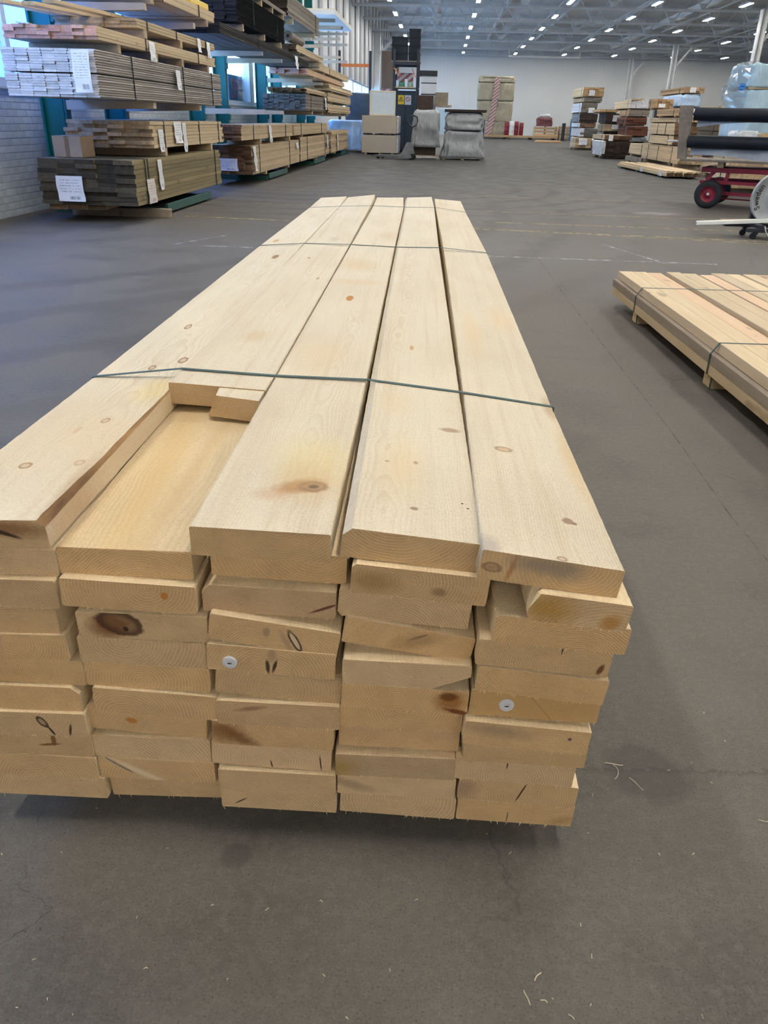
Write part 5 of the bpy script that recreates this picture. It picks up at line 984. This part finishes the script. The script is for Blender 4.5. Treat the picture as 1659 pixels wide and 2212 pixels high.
# ------------------------------------------------------------------ end of the rack aisle: boards, cabinets, covered pallets
o = put('wrapped_block', wrapped('wrapped_block', 1.30, 1.3, 1.00, M_bluewrap, 21, .03, .05, fold=.02), M_bluewrap, None, (-3.55, 31.8, .07)); tag(o, 'block wrapped in pale blue film beside the beige board stack', 'pack')
put('pallet_base', boxmesh('pallet_base', (-.6, -.55, -.07), (.6, .55, .02)), M_tan, o)
for k, (z0, z1) in enumerate(((.06, .63), (.69, 1.25))):
    t = thing('board_stack', ['lower block of beige fibreboard sheets on the floor', 'upper block of beige fibreboard sheets under the framed panel'][k], 'board stack', (-2.86, 30.1, z0))
    n = 14
    for i in range(n):
        put('sheet', boxmesh('sheet', (rr.uniform(-.004, .004), rr.uniform(-.004, .004), i*(z1 - z0)/n), (1.22 + rr.uniform(-.004, .004), 1.5, (i + .97)*(z1 - z0)/n)), M_mdf, t)
    for x in (.1, .6, 1.05): put('bearer', boxmesh('bearer', (x, .02, -.06), (x + .08, 1.4, -.002)), M_dark if k else M_tan, t)
    put('film', boxmesh('film', (1.226, -.01, 0), (1.30, 1.45, z1 - z0), .03, seg=2), M_stretch, t)
t = thing('framed_panel', 'pale blue panel in a cream frame standing on the beige boards', 'panel', (-2.63, 30.45, 1.252)); t.rotation_euler = (-.04, 0, 0)
put('panel', boxmesh('panel', (.06, .01, .05), (.88, .03, .73)), M_panelw, t)
for a, c in (((0, 0, 0), (.07, .045, .78)), ((.87, 0, 0), (.92, .045, .78)), ((.07, 0, .73), (.87, .045, .78)), ((.07, 0, 0), (.87, .045, .05))): put('frame_member', boxmesh('frame_member', a, c, .004), M_cream, t)
o = put('film_wrapped_block', wrapped('film_wrapped_block', .98, 1.2, 2.0, M_navy, 25, .03, .06), M_navy, None, (-3.28, 33.4, 0)); tag(o, 'dark navy film-wrapped block behind the framed panel', 'pack')
t = thing('steel_cabinet', 'navy steel cabinet with a yellow and a white warning sign', 'cabinet', (-1.86, 33.0, 0))
put('body', boxmesh('body', (0, .02, .06), (.76, .7, 2.12), .01), M_navycab, t); put('plinth', boxmesh('plinth', (.02, .04, 0), (.74, .68, .06)), M_dark, t)
for x0_, x1_ in ((.01, .375), (.385, .75)): d = put('door', boxmesh('door', (x0_, 0, .09), (x1_, .02, 2.10), .004), M_navycab, t); put('handle', boxmesh('handle', ((x1_ - .06) if x0_ < .1 else x0_ + .04, -.02, .95), ((x1_ - .04) if x0_ < .1 else x0_ + .06, 0, 1.15), .003), M_dark, d)
s1 = put('warning_sign', boxmesh('warning_sign', (.10, -.006, 1.66), (.335, -.001, 1.97), .002), M_yellow, t, label='yellow warning sign'); b = MB()
for (cx, cz) in ((.2175, 1.83),):
    for (p, q) in (((-.075, -.06), (0, .085)), ((0, .085), (.075, -.06)), ((.075, -.06), (-.075, -.06))): b.bar((cx + p[0], -.008, cz + p[1]), (cx + q[0], -.008, cz + q[1]), .018, .004, up=(0, 1, 0))
    b.bar((cx, -.008, cz - .03), (cx, -.008, cz + .03), .022, .004, up=(0, 1, 0))
put('warning_triangle', b, M_dark, s1)
s2 = put('warning_sign', boxmesh('warning_sign', (.36, -.006, 1.65), (.60, -.001, 1.97), .002), M_white, t, label='white sign with a red ring'); b = MB(); b.lathe([(.058, .002), (.058, .006), (.080, .006), (.080, .002)], 28, 0, Matrix.Translation((.48, -.004, 1.84)) @ Matrix.Rotation(PI/2, 4, 'X')); b.bar((.43, -.009, 1.88), (.53, -.009, 1.80), .016, .003, up=(0, 1, 0)); put('ring', b, plain('sign_ring_red', (.45, .05, .08), .5), s2)
# pallet racking with black crates above the cabinet
t = thing('pallet_racking', 'pallet racking with dark posts and orange beams over the navy cabinet', 'rack', (-1.98, 32.75, 0))
for x in (.06, .94):
    for y in (.0, 1.2): put('post', boxmesh('post', (x - .045, y - .04, 0), (x + .045, y + .04, 3.45), .004), M_dark, t)
    for z in (.6, 1.7, 2.8): put('side_brace', boxmesh('side_brace', (x - .015, .0, z), (x + .015, 1.2, z + .04)), M_dark, t)
for y in (-.03, 1.23): put('beam', boxmesh('beam', (.06, y - .02, 2.95), (.94, y + .02, 3.06), .003), M_dark, t)
put('shelf', boxmesh('shelf', (.02, 0, 2.20), (.98, 1.2, 2.24)), M_tan, t); put('shelf', boxmesh('shelf', (-.06, 0, 3.06), (1.02, 1.2, 3.09)), M_greyb, t)
for x in (.05, .73): b = MB(); b.bar((x + .0, -.05, 2.85), (x + .28 if x < .3 else x + .14, -.05, 2.55), .03, .10, up=(0, 1, 0)); put('orange_brace', b, M_orangep, t)
def crate(x, z, w_, h, lb, d=.55):
    o = put('plastic_crate', MB(), None); b = MB()
    b.box((0, 0, 0), (w_, d, .02)); b.box((0, 0, .02), (.02, d, h)); b.box((w_ - .02, 0, .02), (w_, d, h)); b.box((.02, 0, .02), (w_ - .02, .02, h)); b.box((.02, d - .02, .02), (w_ - .02, d, h)); b.box((-.012, -.012, h - .035), (w_ + .012, -.001, h)); b.box((-.012, -.001, h - .035), (-.001, d, h)); b.box((w_ + .001, -.001, h - .035), (w_ + .012, d, h))
    o.data = b.mesh('plastic_crate'); o.data.materials.append(M_blackroll); o.location = (x, 32.85, z); tag(o, lb, 'crate')
CN = ['lowest', 'second', 'third', 'fourth']
for k in range(3): crate(-2.03, 3.095 + k*.255, .58, .25, '%s black crate in the shorter, wider pile on the racking' % CN[k])
for k in range(4): crate(-1.40, 3.095 + k*.255, .42, .25, '%s black crate in the taller, narrower pile on the racking' % CN[k])
for k, (x, w_, h, m, lb, c) in enumerate(((-1.84, .10, .22, M_panelw, 'pale blue box on the shelf above the cabinet', 'box'), (-1.72, .18, .16, plain('green_box', (.08, .26, .16), .5), 'green box on the shelf above the cabinet', 'box'), (-1.52, .12, .26, M_white, 'white box on the shelf above the cabinet', 'box'), (-1.38, .14, .17, plain('pale_green_box', (.25, .42, .30), .5), 'pale green box on the shelf near the dark post', 'box'))):
    dab('carton', lb, c, (x, 32.85, 2.242), (x + w_, 33.2, 2.242 + h), m)
o = dab('striped_bundle', 'red and white striped bundle lying over the shelf boxes', 'bundle', (-1.82, 33.3, 2.242), (-1.22, 33.7, 2.72), M_stripe)
t = thing('light_racking', 'tall racking frame with perforated posts and one orange beam against the windowed wall', 'rack', (-4.55, 37.5, 0))
for x in (0, 1.32): put('post', boxmesh('post', (x - .05, -.05, 0), (x + .05, .05, 3.7), .005), M_dark, t)
put('beam', boxmesh('beam', (.05, -.03, 3.10), (1.27, .03, 3.22), .004), M_orangep, t)
o = put('striped_tape_roll', boxmesh('striped_tape_roll', (0, 0, 0), (.50, .3, .16), .02), M_stripe, None, (-2.42, 33.5, 2.03)); tag(o, 'red and white striped barrier laid on the block behind the framed panel', 'barrier')
dab('support_block', 'grey block carrying the striped barrier', 'block', (-2.65, 33.2, 0), (-2.06, 34.0, 2.028), M_greyb)
dab('fibreboard_sheet', 'tall brown panel leaning against the wall behind the racking', 'panel', (-3.15, 43.0, 0), (-2.30, 43.12, 4.1), M_brownp)
dab('wall_lamp', 'small white bracket lamp beside the brown panel', 'lamp', (-1.98, 33.05, 2.66), (-1.86, 33.3, 2.86), M_pvc)
dab('lamp_arm', 'dark arm holding the small white bracket lamp', 'arm', (-1.93, 33.12, 2.78), (-1.91, 33.14, 3.06), M_dark, 0)
# cabinets and boxes to the side of the racking
t = thing('drawer_tower', 'white drawer tower with a dark top beside the racking', 'cabinet', (-.86, 31.4, 0)); put('carcass', boxmesh('carcass', (0, .02, 0), (.56, .6, 2.55), .004), M_white, t); put('top', boxmesh('top', (-.06, -.02, 2.55), (.57, .62, 2.72), .004), M_dark, t)
for z in (1.9, 2.26): put('drawer', boxmesh('drawer', (.01, -.005, z - .27), (.55, .018, z + .05), .004), M_white, t); put('shade_strip', boxmesh('shade_strip', (.0, .012, z + .055), (.56, .019, z + .085)), M_dark, t)  # solid dark strips stand in for the shade between the drawers
dab('brown_cupboard', 'dark brown cupboard in front of the white drawer tower', 'cupboard', (-.94, 30.6, 0), (-.38, 31.0, 1.92), plain('dark_brown', (.06, .035, .025), .5))
dab('beige_carton', 'beige carton standing on a bench behind the grey covers', 'box', (-.33, 31.2, 1.64), (.14, 31.7, 2.04), plain('beige_carton', (.27, .23, .17), .7))
t = thing('glass_bench', 'bench with white legs and glass front between the two covered pallets', 'bench', (-.24, 31.0, 0)); put('top', boxmesh('top', (-.05, 0, 1.58), (.52, .8, 1.638), .004), M_greyside, t)
for x in (.0, .44): put('leg', boxmesh('leg', (x, 0, 0), (x + .05, .05, 1.58)), M_steel_l, t); put('leg', boxmesh('leg', (x, .7, 0), (x + .05, .75, 1.58)), M_steel_l, t)
put('glass_front', boxmesh('glass_front', (.05, .01, .72), (.44, .02, 1.5)), M_glass, t); put('lower_panel', boxmesh('lower_panel', (.05, .012, .10), (.44, .02, .70)), M_white, t)
# covered pallets
t = thing('covered_pallet', 'tall load under a grey tarpaulin on a pallet behind the pallet truck', 'covered load', (-.54, 27.75, 0)); pallet(t, .86, .9); put('frame_load', boxmesh('frame_load', (-.34, -.30, .12), (.34, .36, .48)), M_dkbr, t)
put('cover', wrapped('cover', .84, .9, 1.05, M_tarp, 31, .045, .10, flare=.04, fold=.07, folds=14, base_z=.36, top_amp=.04), M_tarp, t); put('cover_skirt', wrapped('cover_skirt', .92, .95, .10, M_tarp, 32, .04, .04, fold=.08, folds=7), M_tarp, t)
t = thing('covered_pallet', 'wide double load under grey tarpaulins with a dark board on top', 'covered load', (.70, 28.2, 0)); pallet(t, 1.35, 1.1)
put('lower_cover', wrapped('lower_cover', 1.24, 1.1, .80, M_tarp, 33, .04, .06, flare=.13, fold=.11, folds=15, base_z=.06), M_tarp, t); put('upper_cover', wrapped('upper_cover', 1.24, 1.1, .50, M_tarp, 34, .035, .14, base_z=.88, top_amp=.03), M_tarp, t)
put('top_board', boxmesh('top_board', (-.66, -.56, 1.40), (.68, .56, 1.47), .006), M_dkbr, t); put('blue_edge', boxmesh('blue_edge', (.635, -.3, .7), (.66, .1, 1.2)), plain('blue_sheet', (.03, .07, .32), .5), t)
# pallet truck
M_truck = plain('truck_grey', (.15, .155, .165), .5, vary=.15)
t = thing('pallet_truck', 'grey hand pallet truck with an upright black loop handle', 'pallet truck', (-1.08, 26.9, 0)); t.rotation_euler = (0, 0, math.radians(-20))
for y in (-.26, .10):
    b = MB(); b.add([(-1.15, y, .055), (-.02, y, .05), (-.02, y, .12), (-1.05, y, .115), (-1.15, y, .075), (-1.15, y + .16, .055), (-.02, y + .16, .05), (-.02, y + .16, .12), (-1.05, y + .16, .115), (-1.15, y + .16, .075)], [(0,1,2,3,4),(9,8,7,6,5),(0,5,6,1),(1,6,7,2),(2,7,8,3),(3,8,9,4),(4,9,5,0)]); f = put('fork', b, M_truck, t); b = MB(); b.cyl((-.95, y + .04, .04), (-.95, y + .12, .04), .04, n=14); put('fork_roller', b, M_rubber, f)
b = MB(); b.add([(-.18, -.27, .05), (.18, -.27, .05), (.18, .27, .05), (-.18, .27, .05), (.0, -.12, .50), (.10, -.10, .50), (.10, .10, .50), (.0, .12, .50)], [(0,1,2,3),(4,7,6,5),(0,4,5,1),(1,5,6,2),(2,6,7,3),(3,7,4,0)]); put('chassis', b, M_truck, t)
for y in (-.09, .09): b = MB(); b.cyl((.16, y - .025, .09), (.16, y + .025, .09), .09, n=20); put('steer_wheel', b, M_rubber, t)
b = MB(); b.cyl((.05, 0, .45), (.14, 0, .95), .02, n=10); put('handle_shaft', b, M_dark, t)
b = MB(); lx, ly = .94, .34; b.tube([(.14 + lx*u, ly*u, z) for u, z in ((0, .93), (-.11, 1.0), (-.16, 1.10), (-.13, 1.22), (0, 1.27), (.13, 1.22), (.16, 1.10), (.11, 1.0), (0, .93))], .02, 8); put('handle_loop', b, M_dark, t)

# ------------------------------------------------------------------ things along the end wall
t = thing('wrapped_stack', 'tall beige film-wrapped stack with red and white tape by the end wall', 'wrapped stack', (4.05, 69.4, 0)); pallet(t, 2.9, 1.4)
for z0, z1, w_ in ((.14, 1.12, 2.62), (1.16, 2.62, 2.82), (2.66, 3.90, 2.86), (3.94, 4.36, 2.86)): put('wrapped_tier', wrapped('wrapped_tier', w_, 1.3, z1 - z0, M_beigewrap, int(z0*10), .03, .06), M_beigewrap, t, (0, 0, z0))
b = MB()
for (xa, za, xb, zb) in ((-.42, .16, -.16, 1.55), (-.16, 1.55, -.02, 3.0), (-.02, 3.0, .04, 4.25)): b.bar((xa, -.72, za), (xb, -.72, zb), .42, .015, up=(0, 1, 0))
put('hazard_tape', b, M_stripe, t)
for k, (x, h, lb) in enumerate(((5.05, .95, 'dark red drum nearest the taped stack'), (5.42, 1.0, 'white-topped drum between the red drums'), (5.82, .98, 'bright red drum second from the end'), (6.2, .9, 'darkest red drum at the end of the drum row'))):
    b = MB(); b.lathe([(0, 0), (.16, 0), (.17, .02), (.17, h*.33), (.178, h*.35), (.17, h*.37), (.17, h*.66), (.178, h*.68), (.17, h*.70), (.17, h), (0, h)], 20); o = put('drum', b.mesh('drum', True), [M_redd, M_white, M_redd, M_redd][k] if k != 1 else M_white, None, (x, 67.9, .26)); tag(o, lb, 'drum')
t = thing('pallet_platform', 'low orange timber platform with wrapped bearers along the end wall', 'platform', (2.6, 66.8, 0))
for y in (0, .6, 1.2): put('plank', boxmesh('plank', (0, y, .12), (6.4, y + .5, .255), .004), M_orange, t)
for x in (.3, 2.3, 4.3, 6.1): put('bearer', boxmesh('bearer', (x, 0, 0), (x + .15, 1.7, .12)), M_dkbr, t)
o = put('red_bale', wrapped('red_bale', 1.15, .9, .62, M_redd, 41, .05, .12), plain('dull_red_bale', (.15, .05, .055), .5), None, (7.9, 67.5, .95)); tag(o, 'dull red film bale on the orange crates by the end wall', 'bale')
dab('wrapped_bag', 'grey-white bag lying on the dull red bale', 'bag', (7.5, 67.2, 1.575), (8.3, 67.8, 1.80), M_stretch, .08)
t = thing('orange_crate', 'orange slatted crate under the dull red bale', 'crate', (7.15, 67.0, .257))
for z in (.02, .25, .48): put('slat', boxmesh('slat', (0, 0, z), (1.8, .04, z + .15)), M_orange, t); put('slat', boxmesh('slat', (0, .96, z), (1.8, 1.0, z + .15)), M_orange, t)
for x in (0, .85, 1.7): put('post', boxmesh('post', (x, .04, 0), (x + .1, .96, .69)), M_tan, t)
t = thing('slatted_crate', 'pale orange open crate between the bale and the blue post', 'crate', (9.1, 66.9, 0))
for z in (.1, .35, .60, .82): put('slat', boxmesh('slat', (0, 0, z), (1.3, .04, z + .14)), M_orange, t)
for x in (0, .6, 1.2): put('post', boxmesh('post', (x, .04, 0), (x + .1, .9, .98)), M_tan, t)
dab('dark_post', 'leaning dark post standing before the open crate', 'post', (9.15, 66.1, 0), (9.4, 66.3, 1.2), M_dark); dab('blue_post', 'blue upright panel by the foot of the tall stack', 'panel', (9.75, 66.0, 0), (10.2, 66.3, 1.5), M_blue)
for k in range(3): dab('floor_plank', ['orange-brown plank flat on the floor, nearest of three before the crates', 'orange-brown plank flat on the floor, middle of three before the crates', 'orange-brown plank flat on the floor, farthest of three before the crates'][k], 'plank', (6.2 + .2*k, 57.0 + 1.2*k, 0), (8.0 + .1*k, 57.5 + 1.2*k, .10), M_orange)
